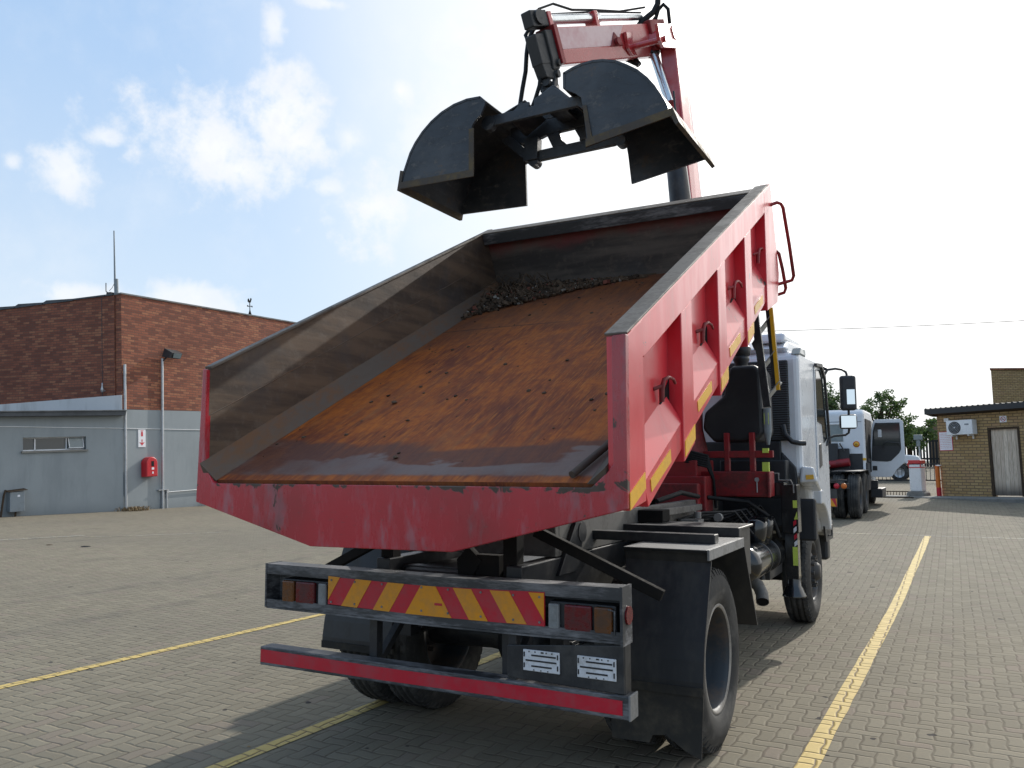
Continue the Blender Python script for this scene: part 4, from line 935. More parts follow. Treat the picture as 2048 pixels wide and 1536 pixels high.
for q in (L*0.55, L*0.96): b.cut().box(-0.06, 0.06, q, q + 0.05, h, h + 0.135)
b.build_each('cylinder_clamp', M['boom_red'], crn, bevel=0.005)
b = MB(Fr); b.tube([(0.03, L + 0.05, h + 0.16), (0.03, L*0.9, h + 0.20), (0.03, L*0.75, h + 0.15), (0.02, L*0.55, h + 0.15), (0.03, L*0.3, h + 0.13), (0.04, 0.05, h + 0.16)], 0.010, 6); b.cut().tube([(-0.04, L*0.95, h + 0.14), (-0.04, L*0.5, h + 0.155), (-0.04, 0.0, h + 0.14)], 0.008, 6); b.build_each('crane_hose', M['hose'], crn)
b = MB(Fr)                                                            # dark extension head at the tip
b.prism([(-0.06, -0.19), (0.06, -0.19), (0.075, -0.10), (0.075, 0.12), (-0.075, 0.12), (-0.075, -0.10)], 'y', L + 0.0, L + 0.10)
b.box(-0.055, 0.055, L + 0.08, L + 0.22, -0.14, 0.10); b.box(-0.05, 0.05, L - 0.02, L + 0.20, h + 0.02, h + 0.15); b.tube([(-0.07, L + 0.10, h + 0.09), (0.07, L + 0.10, h + 0.09)], 0.06, 14)
b.prism([(L + 0.04, -0.12), (L + 0.22, -0.12), (L + 0.20, -0.24), (L + 0.10, -0.26)], 'x', -0.05, 0.05)
put(b.build('boom_head', M['dark_bracket'], bevel=0.01), crn)
b = MB()
b.cut().tube([(-0.02, 2.30, 5.30), (-0.10, 2.28, 5.42), (-0.10, 2.28, 5.58), (0.0, 2.34, 5.74), (0.10, 2.40, 5.84), (0.135, 2.42, 5.92), (0.14, 2.46, 6.2)], 0.028, 10)
b.cut().tube([(0.10, 2.42, 5.74), (0.14, 2.42, 5.86), (0.19, 2.42, 5.90), (0.235, 2.42, 5.84), (0.235, 2.46, 5.72)], 0.018, 8); b.cut().tube([(0.05, 2.42, 5.72), (0.12, 2.42, 5.80), (0.135, 2.42, 5.95), (0.14, 2.44, 6.2)], 0.018, 8)
b.cut().tube([(-0.01, 2.26, 5.28), (-0.18, 2.2, 5.38), (-0.14, 2.24, 5.56), (0.02, 2.32, 5.72)], 0.02, 8)
b.build_each('crane_hose', M['hose'], crn)
# ------------------------------------------------------------------ clamshell grab, hanging from the boom tip
grab = thing('clamshell_grab', (-0.38, 1.08, 3.85), 'open black clamshell grab bucket hanging from the crane over the load body', 'grab')
GY0, GY1 = 0.60, 1.55
def shell(outer, inner, name):
    """outer: points along the curved back, inner: points back along the pivot edge (x, z)"""
    e = MB(); n = len(outer)
    for y0, y1 in ((GY0, GY0 + 0.022), (GY1 - 0.022, GY1)): e.prism(outer + inner, 'y', y0, y1)
    for i in range(n-1):
        a, c = Vector((outer[i][0], 0, outer[i][1])), Vector((outer[i+1][0], 0, outer[i+1][1]))
        t = (c - a).normalized(); nn = Vector((t.z, 0, -t.x))
        ctr = Vector((sum(p[0] for p in outer + inner)/len(outer + inner), 0, sum(p[1] for p in outer + inner)/len(outer + inner)))
        if nn.dot(ctr - a) < 0: nn = -nn
        q = [a - nn*0.002, c - nn*0.002, c + nn*0.016, a + nn*0.016]
        e.prism([(p.x, p.z) for p in q], 'y', GY0 - 0.004, GY1 + 0.004)
    o = e.build(name, M['grab']); put(o, grab); return o
Lo = [(-0.69, 4.415), (-0.743, 4.468), (-0.865, 4.475), (-0.987, 4.458), (-1.105, 4.418), (-1.205, 4.361), (-1.29, 4.292), (-1.36, 4.214), (-1.412, 4.135), (-1.446, 4.052), (-1.478, 3.975), (-1.506, 3.885)]
Li = [(-0.815, 3.862), (-0.823, 4.239), (-0.79, 4.285), (-0.74, 4.32)]
s1 = shell(Lo, Li, 'bucket_shell')
Ro = [(-0.027, 4.37), (-0.027, 4.490), (0.05, 4.515), (0.126, 4.528), (0.21, 4.53), (0.292, 4.517), (0.385, 4.487), (0.466, 4.438), (0.55, 4.378), (0.621, 4.304), (0.675, 4.23), (0.72, 4.153), (0.755, 4.08), (0.785, 3.995)]
Ri = [(0.159, 3.895), (0.135, 4.137), (0.115, 4.27), (0.07, 4.31)]
s2 = shell(Ro, Ri, 'bucket_shell')
# straight inner back plates close the pivot side of each half
b = MB(); b.prism([(-1.53, 3.835), (-1.50, 3.835), (-1.47, 3.99), (-1.50, 4.0)], 'y', GY0 - 0.01, GY1 + 0.01)
b.hull8([(-1.52, GY0 - 0.012, 3.845), (-0.80, GY0 - 0.012, 3.83), (-0.80, GY0 - 0.012, 3.885), (-1.50, GY0 - 0.012, 3.90)], [(-1.52, GY0, 3.845), (-0.80, GY0, 3.83), (-0.80, GY0, 3.885), (-1.50, GY0, 3.90)])
b.box(-0.842, -0.798, GY0 - 0.010, GY0 - 0.001, 3.885, 4.22)
put(b.build('cutting_edge', M['grab_edge']), s1)
b = MB(); b.prism([(0.765, 4.03), (0.80, 4.045), (0.845, 3.93), (0.82, 3.915)], 'y', GY0 - 0.01, GY1 + 0.01)
b.hull8([(0.150, GY0 - 0.012, 3.885), (0.80, GY0 - 0.012, 3.985), (0.79, GY0 - 0.012, 4.04), (0.150, GY0 - 0.012, 3.945)], [(0.150, GY0, 3.885), (0.80, GY0, 3.985), (0.79, GY0, 4.04), (0.150, GY0, 3.945)])
b.prism([(0.128, 4.20), (0.165, 3.945), (0.20, 3.95), (0.158, 4.20)], 'y', GY0 - 0.010, GY0 - 0.001)
put(b.build('cutting_edge', M['grab_edge']), s2)
# frame
b = MB()
for y in (0.78,):
    b.bar((-0.74, y, 4.330), (0.10, y, 4.335), 0.035, 0.085, up=(0, 0, 1))
    b.tube([(-0.76, y - 0.03, 4.315), (-0.76, y + 0.03, 4.315)], 0.06, 16); b.tube([(0.075, y - 0.03, 4.32), (0.075, y + 0.03, 4.32)], 0.06, 16)
    b.prism([(-0.62, 4.31), (-0.48, 4.42), (-0.40, 4.42), (-0.40, 4.31)], 'y', y - 0.012, y + 0.012); b.prism([(-0.36, 4.31), (-0.36, 4.43), (-0.20, 4.50), (-0.10, 4.42), (-0.02, 4.31)], 'y', y - 0.012, y + 0.012)
b.hull8([(-0.62, 0.78, 4.37), (-0.44, 0.78, 4.435), (-0.44, 0.78, 4.45), (-0.64, 0.78, 4.38)], [(-0.62, 1.16, 4.315), (-0.44, 1.16, 4.42), (-0.44, 1.16, 4.435), (-0.64, 1.16, 4.325)])
b.hull8([(-0.36, 0.78, 4.42), (-0.20, 0.78, 4.50), (-0.20, 0.78, 4.515), (-0.36, 0.78, 4.435)], [(-0.36, 1.16, 4.42), (-0.20, 1.16, 4.50), (-0.20, 1.16, 4.515), (-0.36, 1.16, 4.435)])
b.hull8([(-0.20, 0.78, 4.50), (-0.03, 0.78, 4.33), (-0.02, 0.78, 4.345), (-0.19, 0.78, 4.515)], [(-0.20, 1.16, 4.50), (-0.03, 1.16, 4.33), (-0.02, 1.16, 4.345), (-0.19, 1.16, 4.515)])
b.box(-0.30, -0.16, 0.80, 1.17, 4.37, 4.39)
put(b.build('grab_frame', M['grab'], bevel=0.006), grab)
b = MB()                                                              # lower links with the openings between them
f0, f1 = 1.17, 1.215
for poly in ([(-0.74, 4.485), (-0.552, 4.493), (-0.502, 4.434), (0.10, 4.45), (0.10, 4.55), (-0.74, 4.55)],
             [(-0.78, 4.424), (-0.502, 4.433), (0.10, 4.449), (0.12, 4.312), (-0.198, 4.311), (-0.328, 4.308), (-0.445, 4.305), (-0.502, 4.289), (-0.78, 4.27)],
             [(-0.444, 4.304), (-0.329, 4.307), (-0.309, 4.237), (-0.262, 4.187), (-0.39, 4.187)], [(-0.197, 4.310), (0.12, 4.311), (0.15, 4.199), (-0.15, 4.195), (-0.149, 4.22)],
             [(-0.57, 4.184), (0.15, 4.198), (0.22, 4.16), (0.15, 4.105), (-0.52, 4.098), (-0.60, 4.11)]): b.prism(poly, 'y', f0, f1)
b.hull8([(-0.64, f0 - 0.04, 4.10), (-0.515, f0 - 0.04, 4.10), (-0.505, f0 - 0.04, 4.288), (-0.63, f0 - 0.04, 4.288)], [(-0.64, f1, 4.10), (-0.515, f1, 4.10), (-0.505, f1, 4.288), (-0.63, f1, 4.288)])
for x, z in ((-0.560, 4.095), (0.205, 4.122)): b.tube([(x, f0 - 0.02, z), (x, f1 + 0.02, z)], 0.045, 16)
b.prism([(-0.86, 4.32), (-0.78, 4.36), (-0.62, 4.20), (-0.64, 4.12)], 'y', f0 - 0.03, f1)
put(b.build('grab_linkage', M['grab'], bevel=0.005), grab)
b = MB()
b.tube([(-0.36, 1.08, 4.52), (-0.36, 1.08, 4.62)], 0.075, 18); b.box(-0.43, -0.30, 1.03, 1.13, 4.61, 4.68)
b.tube([(-0.36, 0.99, 4.665), (-0.36, 1.17, 4.665)], 0.035, 12); b.bar((-0.405, 1.08, 4.66), (-0.405, 1.08, 4.86), 0.03, 0.06, up=(0, 1, 0)); b.bar((-0.315, 1.08, 4.66), (-0.325, 1.08, 4.86), 0.03, 0.06, up=(0, 1, 0)); b.tube([(-0.45, 1.08, 4.755), (-0.28, 1.08, 4.755)], 0.032, 12)
b.tube([(-0.45, 1.08, 4.845), (-0.27, 1.08, 4.845)], 0.03, 12)
put(b.build('rotator', M['dark_bracket'], bevel=0.006), grab)
b = MB()
b.cut().tube([(-0.60, 1.02, 4.42), (-0.60, 1.0, 4.52), (-0.575, 1.0, 4.66), (-0.545, 1.0, 4.80), (-0.535, 1.0, 4.95), (-0.53, 1.02, 5.06), (-0.50, 1.05, 5.17), (-0.45, 1.08, 5.22), (-0.42, 1.12, 5.16)], 0.019, 10)
b.cut().tube([(-0.52, 1.02, 4.44), (-0.46, 1.0, 4.54), (-0.41, 0.98, 4.64), (-0.395, 0.98, 4.76), (-0.405, 0.98, 4.88), (-0.46, 1.0, 5.0), (-0.53, 1.02, 5.06), (-0.555, 1.02, 5.12), (-0.52, 1.05, 5.20)], 0.017, 10)
b.build_each('grab_hose', M['hose'], grab)
# ------------------------------------------------------------------ loose things lying in the load body
b = MB(TIP); b.tube([(0.98, -0.24, -0.533), (1.04, 0.02, -0.53), (1.09, 0.30, -0.51)], [0.017, 0.017, 0.016], 12)
o = b.build('steel_bar', M['bar_rust']); tag(o, 'dark round steel bar lying at the open tail of the red load body', 'bar')
rnd = random.Random(11); b = MB(TIP)
for k in range(2200):
    t_ = rnd.random(); x = -1.14 + 1.35*t_**1.25 + rnd.gauss(0, 0.02); wd = max(0.04, 0.85*(1 - t_)**1.1)
    u = 3.40 - wd*rnd.random()**0.8; hgt = 0.11*max(0, 1 - t_*1.0)*max(0.1, (u - 2.4))
    v = -0.553 + hgt*rnd.random()**0.6; s_ = rnd.choice((0.005, 0.007, 0.010, 0.014))*(1.8 if rnd.random() > 0.97 else 1)
    rot = Matrix.Rotation(rnd.random()*6, 3, Vector((rnd.random(), rnd.random(), rnd.random()+0.1)).normalized())
    vs = [Vector((x, u, v)) + rot @ Vector((sx*s_*rnd.uniform(.5, 1.4), sy*s_*rnd.uniform(.5, 1.4), sz*s_*rnd.uniform(.3, .8))) for sx in (-1, 1) for sy in (-1, 1) for sz in (-1, 1)]
    b.add(vs, [(0, 1, 3, 2), (4, 6, 7, 5), (0, 4, 5, 1), (2, 3, 7, 6), (0, 2, 6, 4), (1, 5, 7, 3)])
for k in range(150):
    x = rnd.uniform(-1.1, 1.0); u = 3.3 - 3.4*rnd.random()**2.2; s_ = rnd.choice((0.003, 0.004, 0.006, 0.009))
    vs = [Vector((x, u, -0.5565 + s_*0.4)) + Vector((sx*s_*rnd.uniform(.5, 1.4), sy*s_*rnd.uniform(.5, 1.4), sz*s_*rnd.uniform(.3, .6))) for sx in (-1, 1) for sy in (-1, 1) for sz in (-1, 1)]
    b.add(vs, [(0, 1, 3, 2), (4, 6, 7, 5), (0, 4, 5, 1), (2, 3, 7, 6), (0, 2, 6, 4), (1, 5, 7, 3)])
for k in range(26):
    x = rnd.uniform(-1.1, -0.5); u = rnd.uniform(2.8, 3.35); a = rnd.random()*6
    b.tube([(x, u, -0.48 + 0.05*rnd.random()), (x + 0.08*math.cos(a), u + 0.08*math.sin(a), -0.40 + 0.06*rnd.random()), (x + 0.16*math.cos(a), u + 0.14*math.sin(a), -0.42)], 0.0035, 4)
b.prism([(-1.17, 3.44), (-1.17, 2.85), (-0.95, 2.75), (-0.7, 3.12), (-0.2, 3.30), (0.3, 3.44)], 'z', -0.557, -0.545)
o = b.build('debris', M['chips']); tag(o, 'small rubble and dry scraps left at the headboard end of the load body', 'rubble', kind='stuff')
for (x, u, s_) in ((0.55, 1.75, 0.035), (-0.1, -0.02, 0.016), (-0.62, 0.75, 0.02)):
    b = MB(TIP); b.lathe([(0, -0.4*s_), (0.7*s_, -0.3*s_), (s_, 0), (0.6*s_, 0.35*s_), (0, 0.5*s_)], (0.1, 0.2, 1), (x, u, -0.555 + 0.4*s_), 7, smooth=False)
    o = b.build('clod', M['chips'])
    tag(o, {0.035: 'dark clod on the bare middle of the rusty load floor', 0.016: 'small pebble at the tail lip of the rusty load floor', 0.02: 'small clod near the left wall of the rusty load floor'}[s_], 'clod')
# ------------------------------------------------------------------ the yard
xs = [-400, -80, -30, -14, -11, -8, 0, 6, 20, 80, 400]; ys = [-120, -20, 0, 5, 5.5, 6, 9, 14, 20, 30, 40, 48, 50, 120, 600]
def yard_z(x, y): return ground_z(y)*max(0.0, min(1.0, (x + 14)/6))
b = MB(); vs = [(x, y, yard_z(x, y)) for x in xs for y in ys]; ny = len(ys)
b.add(vs, [(i*ny + j, (i+1)*ny + j, (i+1)*ny + j + 1, i*ny + j + 1) for i in range(len(xs)-1) for j in range(ny-1)])
struct(b.build('paved_yard', M['paving']))
def line(name, p, q, w, m, n=24, wav=0.0, seed=1):
    b = MB(); p, q = Vector(p), Vector(q); d = (q - p).normalized(); s = Vector((d.y, -d.x)); rnd = random.Random(seed); pts = []
    for i in range(n + 1):
        c = p + (q - p)*i/n; a, e = c - s*(w/2 + rnd.uniform(-wav, wav)), c + s*(w/2 + rnd.uniform(-wav, wav))
        pts += [(a.x, a.y, yard_z(a.x, a.y) + 0.004), (e.x, e.y, yard_z(e.x, e.y) + 0.004)]
    b.add(pts, [(2*i, 2*i + 1, 2*i + 3, 2*i + 2) for i in range(n)])
    return struct(b.build(name, m))
line('parking_line', (1.565, -3.0), (1.897, 12.45), 0.112, M['line'], 60, 0.004, 2)
line('parking_line', (-1.20, -4.0), (-0.95, 5.0), 0.10, M['line'], 40, 0.004, 3)
line('parking_line', (-3.90, -4.0), (-3.45, 6.0), 0.10, M['line'], 40, 0.004, 4)
line('faded_line', (-3.0, 12.35), (9.0, 12.75), 0.07, M['faint_line'], 30, 0.01, 5)
line('faded_line', (-16.2, 4.2), (-15.0, 7.2), 0.22, M['faint_line'], 20, 0.07, 6)
line('faded_line', (-14.6, 6.9), (-12.6, 9.0), 0.14, M['faint_line'], 20, 0.05, 7)
# ------------------------------------------------------------------ brick building on the left
BO = Vector((-22.76, 13.915, 0)); g = Vector((-0.027, -0.036, 0.999)).normalized()
def frame(o, d, up):
    d = Vector(d); d = (d - up*d.dot(up)).normalized(); y = up.cross(d)
    m = Matrix((d, y, up)).transposed().to_4x4(); m.translation = o; return m
FR = frame(BO, (-0.032, 0.999, 0.035), g)          # yard side: s runs away, +y into the building
FL = frame(BO, (-0.985, -0.168, -0.033), g)        # end face: s runs left, +y out towards the viewer
FA = frame(BO + Vector((0.02, -0.0, 0)), (-0.186, -0.982, -0.041), g)   # annex front: s runs left, +y out to the yard
bld = thing('brick_building', BO, 'large red brick building with grey painted lower walls and a lean-to', 'building')
b = MB(FR); b.box(0, 34, 0, 0.30, 3.49, 7.52); put(b.build('brick_wall', M['red_brick']), bld)
b = MB(FL); b.box(0.305, 26, -0.30, 0, 3.0, 7.515); put(b.build('brick_wall', M['red_brick']), bld)
b = MB(FR); b.box(0.0, 34, 0.004, 0.30, -0.6, 3.487); put(b.build('painted_wall', M['grey_wall']), bld)
b = MB(FL); b.box(-0.012, 9, 0.002, 0.035, 3.40, 3.985); put(b.build('plaster_band', M['plaster']), bld)
b = MB(FR); b.box(-0.03, 34, -0.035, 0.33, 7.523, 7.575); c1 = b.build('coping', M['asbestos']); put(c1, bld)
b = MB(FL); b.box(0.34, 2.2, -0.33, 0.035, 7.518, 7.57)
for k in range(7): b.prism([(2.15 + k*1.35, 7.50), (3.55 + k*1.35, 7.50), (3.55 + k*1.35, 7.55), (3.35 + k*1.35, 7.63), (2.15 + k*1.35, 7.57)], 'y', -0.6, 0.04)
put(b.build('roof_sheet', M['fascia']), bld)
b = MB(FL); b.box(0.84, 0.865, 0.001, 0.006, 4.0, 7.5); put(b.build('expansion_joint', M['dark_bracket']), bld)
# annex
wx0, wx1, wz0, wz1 = 1.22, 3.15, 2.15, 2.575
b = MB(FA)
for (s0, s1, h0, h1) in ((0.0, wx0, -0.8, 3.32), (wx1, 14, -0.8, 3.32), (wx0, wx1, -0.8, wz0), (wx0, wx1, wz1, 3.32)): b.box(s0, s1, -0.25, 0.0, h0, h1)
put(b.build('annex_wall', M['grey_wall']), bld)
b = MB(FA); b.prism([(0.03, 3.26), (14, 3.12), (14, 3.22), (0.0, 3.42)], 'y', -0.5, 0.30); put(b.build('annex_fascia', M['fascia'], bevel=0.01), bld)
b = MB(FA); b.prism([(0.0, 3.421), (14, 3.221), (14, 3.25), (0.0, 3.45)], 'y', -6.0, 0.34); put(b.build('annex_roof', M['asbestos']), bld)
b = MB(FA); b.box(wx0, wx1, -0.22, -0.20, wz0, wz1); wn = b.build('window', M['glass']); put(wn, bld)
b = MB(FA)
for s0, s1, h0, h1 in ((wx0, wx1, wz1 - 0.03, wz1), (wx0, wx1, wz0, wz0 + 0.035), (wx0, wx0 + 0.03, wz0, wz1), (wx1 - 0.03, wx1, wz0, wz1), (1.76, 1.80, wz0, wz1), (2.72, 2.76, wz0, wz1)): b.box(s0, s1, -0.20, -0.16, h0, h1)
b.hull8([(1.28, -0.13, 2.20), (1.74, -0.13, 2.20), (1.74, -0.05, 2.20), (1.28, -0.05, 2.20)], [(1.28, -0.13, 2.225), (1.74, -0.13, 2.225), (1.74, -0.05, 2.225), (1.28, -0.05, 2.225)])
b.bar((1.28, -0.05, 2.21), (1.29, -0.13, 2.54), 0.02, 0.025); b.bar((1.73, -0.05, 2.21), (1.74, -0.13, 2.54), 0.02, 0.025)
put(b.build('window_frame', M['white2']), wn)
b = MB(FA); b.hull8([(1.30, -0.055, 2.22), (1.72, -0.055, 2.22), (1.72, -0.062, 2.22), (1.30, -0.062, 2.22)], [(1.30, -0.125, 2.54), (1.72, -0.125, 2.54), (1.72, -0.132, 2.54), (1.30, -0.132, 2.54)]); put(b.build('open_pane', M['pale_glass']), wn)
b = MB(FA); b.box(1.18, 3.20, -0.16, 0.06, 2.085, 2.148); put(b.build('window_sill', M['concrete']), wn)
b = MB(FA); b.tube([(0.0, 0.012, 2.83), (3.8, 0.012, 2.93), (14, 0.012, 3.0)], 0.011, 6); put(b.build('wall_cable', M['white2']), bld)
b = MB(FR); b.tube([(0.0, -0.012, 2.83), (3.4, -0.012, 2.77), (20, -0.012, 2.77)], 0.010, 6); put(b.build('wall_cable', M['white2']), bld)
b = MB(FR); b.tube([(1.84, -0.05, 0.515), (9, -0.05, 0.49)], 0.018, 8); b.tube([(1.79, -0.05, -0.1), (1.79, -0.05, 0.56)], 0.035, 8); b.box(1.76, 1.86, -0.09, 0, 0.48, 0.60); put(b.build('water_pipe', M['steel']), bld)
# posts
def wp(F, s, y, h): return F @ Vector((s, y, h))
p1 = wp(FR, 0.08, -0.09, 0)
b = MB(FR); b.tube([(0.08, -0.055, -0.2), (0.08, -0.055, 5.05)], 0.045, 12); o = b.build('drain_post', M['steel']); tag(o, 'bare pale metal pipe standing at the corner of the red brick building', 'pipe')
lp = thing('light_pole', wp(FR, 1.64, -0.12, 0), 'pale metal pole carrying a floodlight beside the red fire cabinet', 'light pole')
b = MB(FR); b.tube([(1.60, -0.055, -0.2), (1.66, -0.055, 5.38)], 0.047, 12); b.box(1.40, 1.85, -0.10, 0.0, 0.60, 0.625); put(b.build('pole', M['steel']), lp)
b = MB(FR); b.hull8([(1.66, -0.42, 5.36), (2.15, -0.42, 5.36), (2.22, -0.10, 5.40), (1.60, -0.10, 5.44)], [(1.72, -0.50, 5.56), (2.20, -0.50, 5.56), (2.30, -0.12, 5.72), (1.70, -0.12, 5.76)])
b.tube([(1.66, -0.12, 5.30), (1.80, -0.14, 5.45)], 0.03, 8); fl = b.build('floodlight', M['dark_bracket'], bevel=0.02); put(fl, lp)
b = MB(FR); b.hull8([(1.78, -0.455, 5.375), (2.12, -0.455, 5.375), (2.12, -0.470, 5.375), (1.78, -0.470, 5.375)], [(1.80, -0.505, 5.54), (2.14, -0.505, 5.54), (2.14, -0.520, 5.54), (1.80, -0.520, 5.54)]); put(b.build('lamp_glass', M['pale_glass']), fl)
# fire sign and cabinet
fs = thing('fire_sign', wp(FR, 0.79, 0, 2.48), 'white sign with red extinguisher symbol and red arrow pointing down', 'sign')
b = MB(FR); b.box(0.637, 0.941, -0.012, 0.003, 2.168, 2.79); put(b.build('sign_plate', M['sign_white']), fs)
b = MB(FR); y0, y1 = -0.015, -0.011
b.prism([(0.75, 2.55), (0.83, 2.55), (0.83, 2.68), (0.81, 2.71), (0.77, 2.71), (0.75, 2.68)], 'y', y0, y1); b.box(0.775, 0.805, y0, y1, 2.712, 2.735); b.prism([(0.73, 2.735), (0.84, 2.735), (0.86, 2.755), (0.73, 2.755)], 'y', y0, y1)
b.prism([(0.77, 2.36), (0.81, 2.36), (0.81, 2.44), (0.77, 2.44)], 'y', y0, y1); b.prism([(0.79, 2.22), (0.90, 2.345), (0.815, 2.32), (0.79, 2.36), (0.765, 2.32), (0.68, 2.345)], 'y', y0 - 0.001, y1 - 0.0005)
put(b.build('pictogram', M['red_ink']), fs)
fc = thing('fire_cabinet', wp(FR, 0.97, 0, 1.45), 'red fire extinguisher cabinet with rounded top on the grey wall', 'cabinet')
pr = [(0.74, 1.114), (1.20, 1.114), (1.20, 1.60)] + [(0.97 + 0.23*math.cos(R(a)), 1.60 + 0.213*math.sin(R(a))) for a in range(15, 180, 15)] + [(0.74, 1.60)]
b = MB(FR); b.prism(pr, 'y', -0.30, 0.004); put(b.build('cabinet_shell', M['ext_red'], bevel=0.03), fc)
b = MB(FR); b.box(0.93, 1.04, -0.306, -0.29, 1.48, 1.66); put(b.build('cabinet_window', M['glass']), fc)
b = MB(FR); b.box(0.94, 1.04, -0.306, -0.29, 1.36, 1.44); b.box(0.96, 1.02, -0.306, -0.29, 1.22, 1.29); put(b.build('cabinet_label', M['sign_white']), fc)
# meter box
mb_ = thing('meter_box', wp(FA, 3.40, 0.13, 0.28), 'grey metal meter box with a bent lid low on the annex wall', 'meter box')
b = MB(FA); b.box(3.19, 3.61, 0.02, 0.27, 0.285, 0.90); bx = b.build('box_body', M['grey_paint'], bevel=0.01); put(bx, mb_)
b = MB(FA); b.hull8([(3.12, 0.30, 0.935), (3.68, 0.30, 0.895), (3.68, 0.0, 0.94), (3.12, 0.0, 0.98)], [(3.12, 0.30, 0.945), (3.68, 0.30, 0.905), (3.68, 0.0, 0.95), (3.12, 0.0, 0.99)]); b.tube([(3.62, 0.2, 0.92), (3.72, 0.22, 0.96), (3.76, 0.2, 0.80), (3.86, 0.15, -0.1)], 0.03, 8); b.tube([(3.40, 0.12, 0.3), (3.42, 0.1, -0.1)], 0.03, 8); put(b.build('box_lid', M['bark']), mb_)
b = MB(FA); b.box(3.33, 3.40, 0.268, 0.275, 0.74, 0.80); put(b.build('warning_label', M['sign_white']), mb_)
# wall lamp, antenna, weather vane
b = MB(FL); b.lathe([(0.0, 0), (0.045, 0.0), (0.05, 0.10), (0.035, 0.16), (0.02, 0.22), (0.02, 0.32), (0, 0.33)], (0, 0, 1), (0.76, 0.10, 4.13), 12); b.box(0.73, 0.79, 0, 0.10, 4.15, 4.21)
o = b.build('wall_lamp', M['steel']); tag(o, 'small pale bulkhead lamp on the shaded brick face above the annex', 'lamp')
an = thing('antenna', wp(FL, 0.35, -0.2, 7.5), 'tall thin whip antenna standing on the corner of the brick building', 'antenna')
b = MB(FL); b.tube([(0.34, -0.15, 7.4), (0.36, -0.15, 8.12)], 0.075, 12); put(b.build('mast', M['grey_paint']), an)
b = MB(FL); b.tube([(0.36, -0.10, 7.9), (0.385, -0.10, 9.85)], [0.034, 0.020], 8); put(b.build('whip', M['grey_paint']), an)
b = MB(FL); b.tube([(0.36, -0.12, 7.62), (0.62, -0.12, 7.62), (0.78, -0.12, 7.72), (0.78, -0.12, 8.02)], 0.018, 6); b.box(0.5, 0.7, -0.2, -0.05, 7.56, 7.66); b.tube([(0.36, -0.1, 8.0), (0.50, -0.1, 7.80), (0.64, -0.12, 7.72)], 0.008, 6); put(b.build('aerial', M['dark_bracket']), an)
wv = thing('weather_vane', wp(FR, 6.48, 0.3, 7.5), 'small black rooster weather vane on the brick building roof edge', 'weather vane')
b = MB(FR); b.lathe([(0.11, -0.05), (0.03, 0.24), (0.018, 0.30), (0.018, 0.62), (0, 0.63)], (0, 0, 1), (6.48, 0.3, 7.55), 8); b.tube([(6.36, 0.3, 8.0), (6.60, 0.3, 8.0)], 0.010, 6); b.tube([(6.48, 0.18, 8.0), (6.48, 0.42, 8.0)], 0.010, 6); b.box(6.33, 6.37, 0.29, 0.31, 7.97, 8.03); b.box(6.59, 6.63, 0.29, 0.31, 7.97, 8.03); put(b.build('vane_stand', M['matt_black']), wv)
b = MB(FR); z = 8.18
b.prism([(6.381, z + 0.115), (6.368, z + 0.014), (6.418, z - 0.022), (6.468, z - 0.036), (6.530, z - 0.014), (6.554, z + 0.072), (6.592, z + 0.115), (6.567, z + 0.137), (6.573, z + 0.180), (6.530, z + 0.173), (6.511, z + 0.086), (6.468, z + 0.043), (6.443, z + 0.086), (6.418, z + 0.144)], 'y', 0.285, 0.315); put(b.build('rooster', M['matt_black']), wv)
# dry weeds along the wall foot
def weeds(p, n, r, h, label, seed):
    b = MB(); rnd = random.Random(seed); p = Vector(p)
    for k in range(n):
        a = rnd.random()*6.28; q = p + Vector((rnd.gauss(0, r), rnd.gauss(0, r*1.5), 0)); t = q + Vector((math.cos(a)*h*0.7, math.sin(a)*h*0.7, h*rnd.uniform(0.4, 1.1))); s_ = Vector((-math.sin(a), math.cos(a), 0))*0.012
        b.add([q - s_, q + s_, (q + t)/2 + s_ + Vector((0, 0, h*0.25)), (q + t)/2 - s_ + Vector((0, 0, h*0.25)), t], [(0, 1, 2, 3), (3, 2, 4)])
    o = b.build('dry_weed', M['straw']); tag(o, label, 'weed')
weeds(wp(FR, 0.30, -0.22, -0.02), 260, 0.17, 0.16, 'dry brown weed tuft at the foot of the corner pipe', 1)
weeds(wp(FR, 3.6, -0.15, 0.0), 80, 0.13, 0.10, 'small dry weeds at the grey wall foot below the water pipe', 2)
# ------------------------------------------------------------------ gate hut on the right
HO = Vector((2.042, 23.238, 0.555)); gh = Vector((-0.019, 0, 1)).normalized(); FH = frame(HO, (0.881, -0.473, 0.017), gh)   # +y into the hut
hut = thing('gate_hut', HO, 'small yellow-brown brick gate hut with dark sheet roof and plank door', 'hut')
b = MB(FH)
dx0, dx1, dz1 = 1.49, 2.285, 1.925
for s0, s1, h0, h1 in ((0, dx0, -0.1, 2.50), (dx1, 4.2, -0.1, 2.50), (dx0, dx1, dz1, 2.50)): b.box(s0, s1, 0, 0.22, h0, h1)
b.box(0, 0.22, 0.22, 3.4, -0.1, 2.5)
put(b.build('brick_wall', M['hut_brick']), hut)
b = MB(FH); b.box(dx0 + 0.03, dx1 - 0.03, 0.05, 0.09, 0.02, dz1 - 0.03); d_ = b.build('plank_door', M['planks']); put(d_, hut)
b = MB(FH); b.box(dx0 - 0.035, dx0 + 0.028, -0.012, 0.08, 0.0, dz1 + 0.03); b.box(dx1 - 0.028, dx1 + 0.035, -0.012, 0.08, 0.0, dz1 + 0.03); b.box(dx0 + 0.028, dx1 - 0.028, -0.012, 0.08, dz1 - 0.028, dz1 + 0.03); put(b.build('door_frame', M['bark']), d_)
b = MB(FH); b.prism([(-0.35, 2.44), (3.6, 2.62), (3.6, 2.645), (-0.35, 2.60)], 'x', -0.175, 4.4)
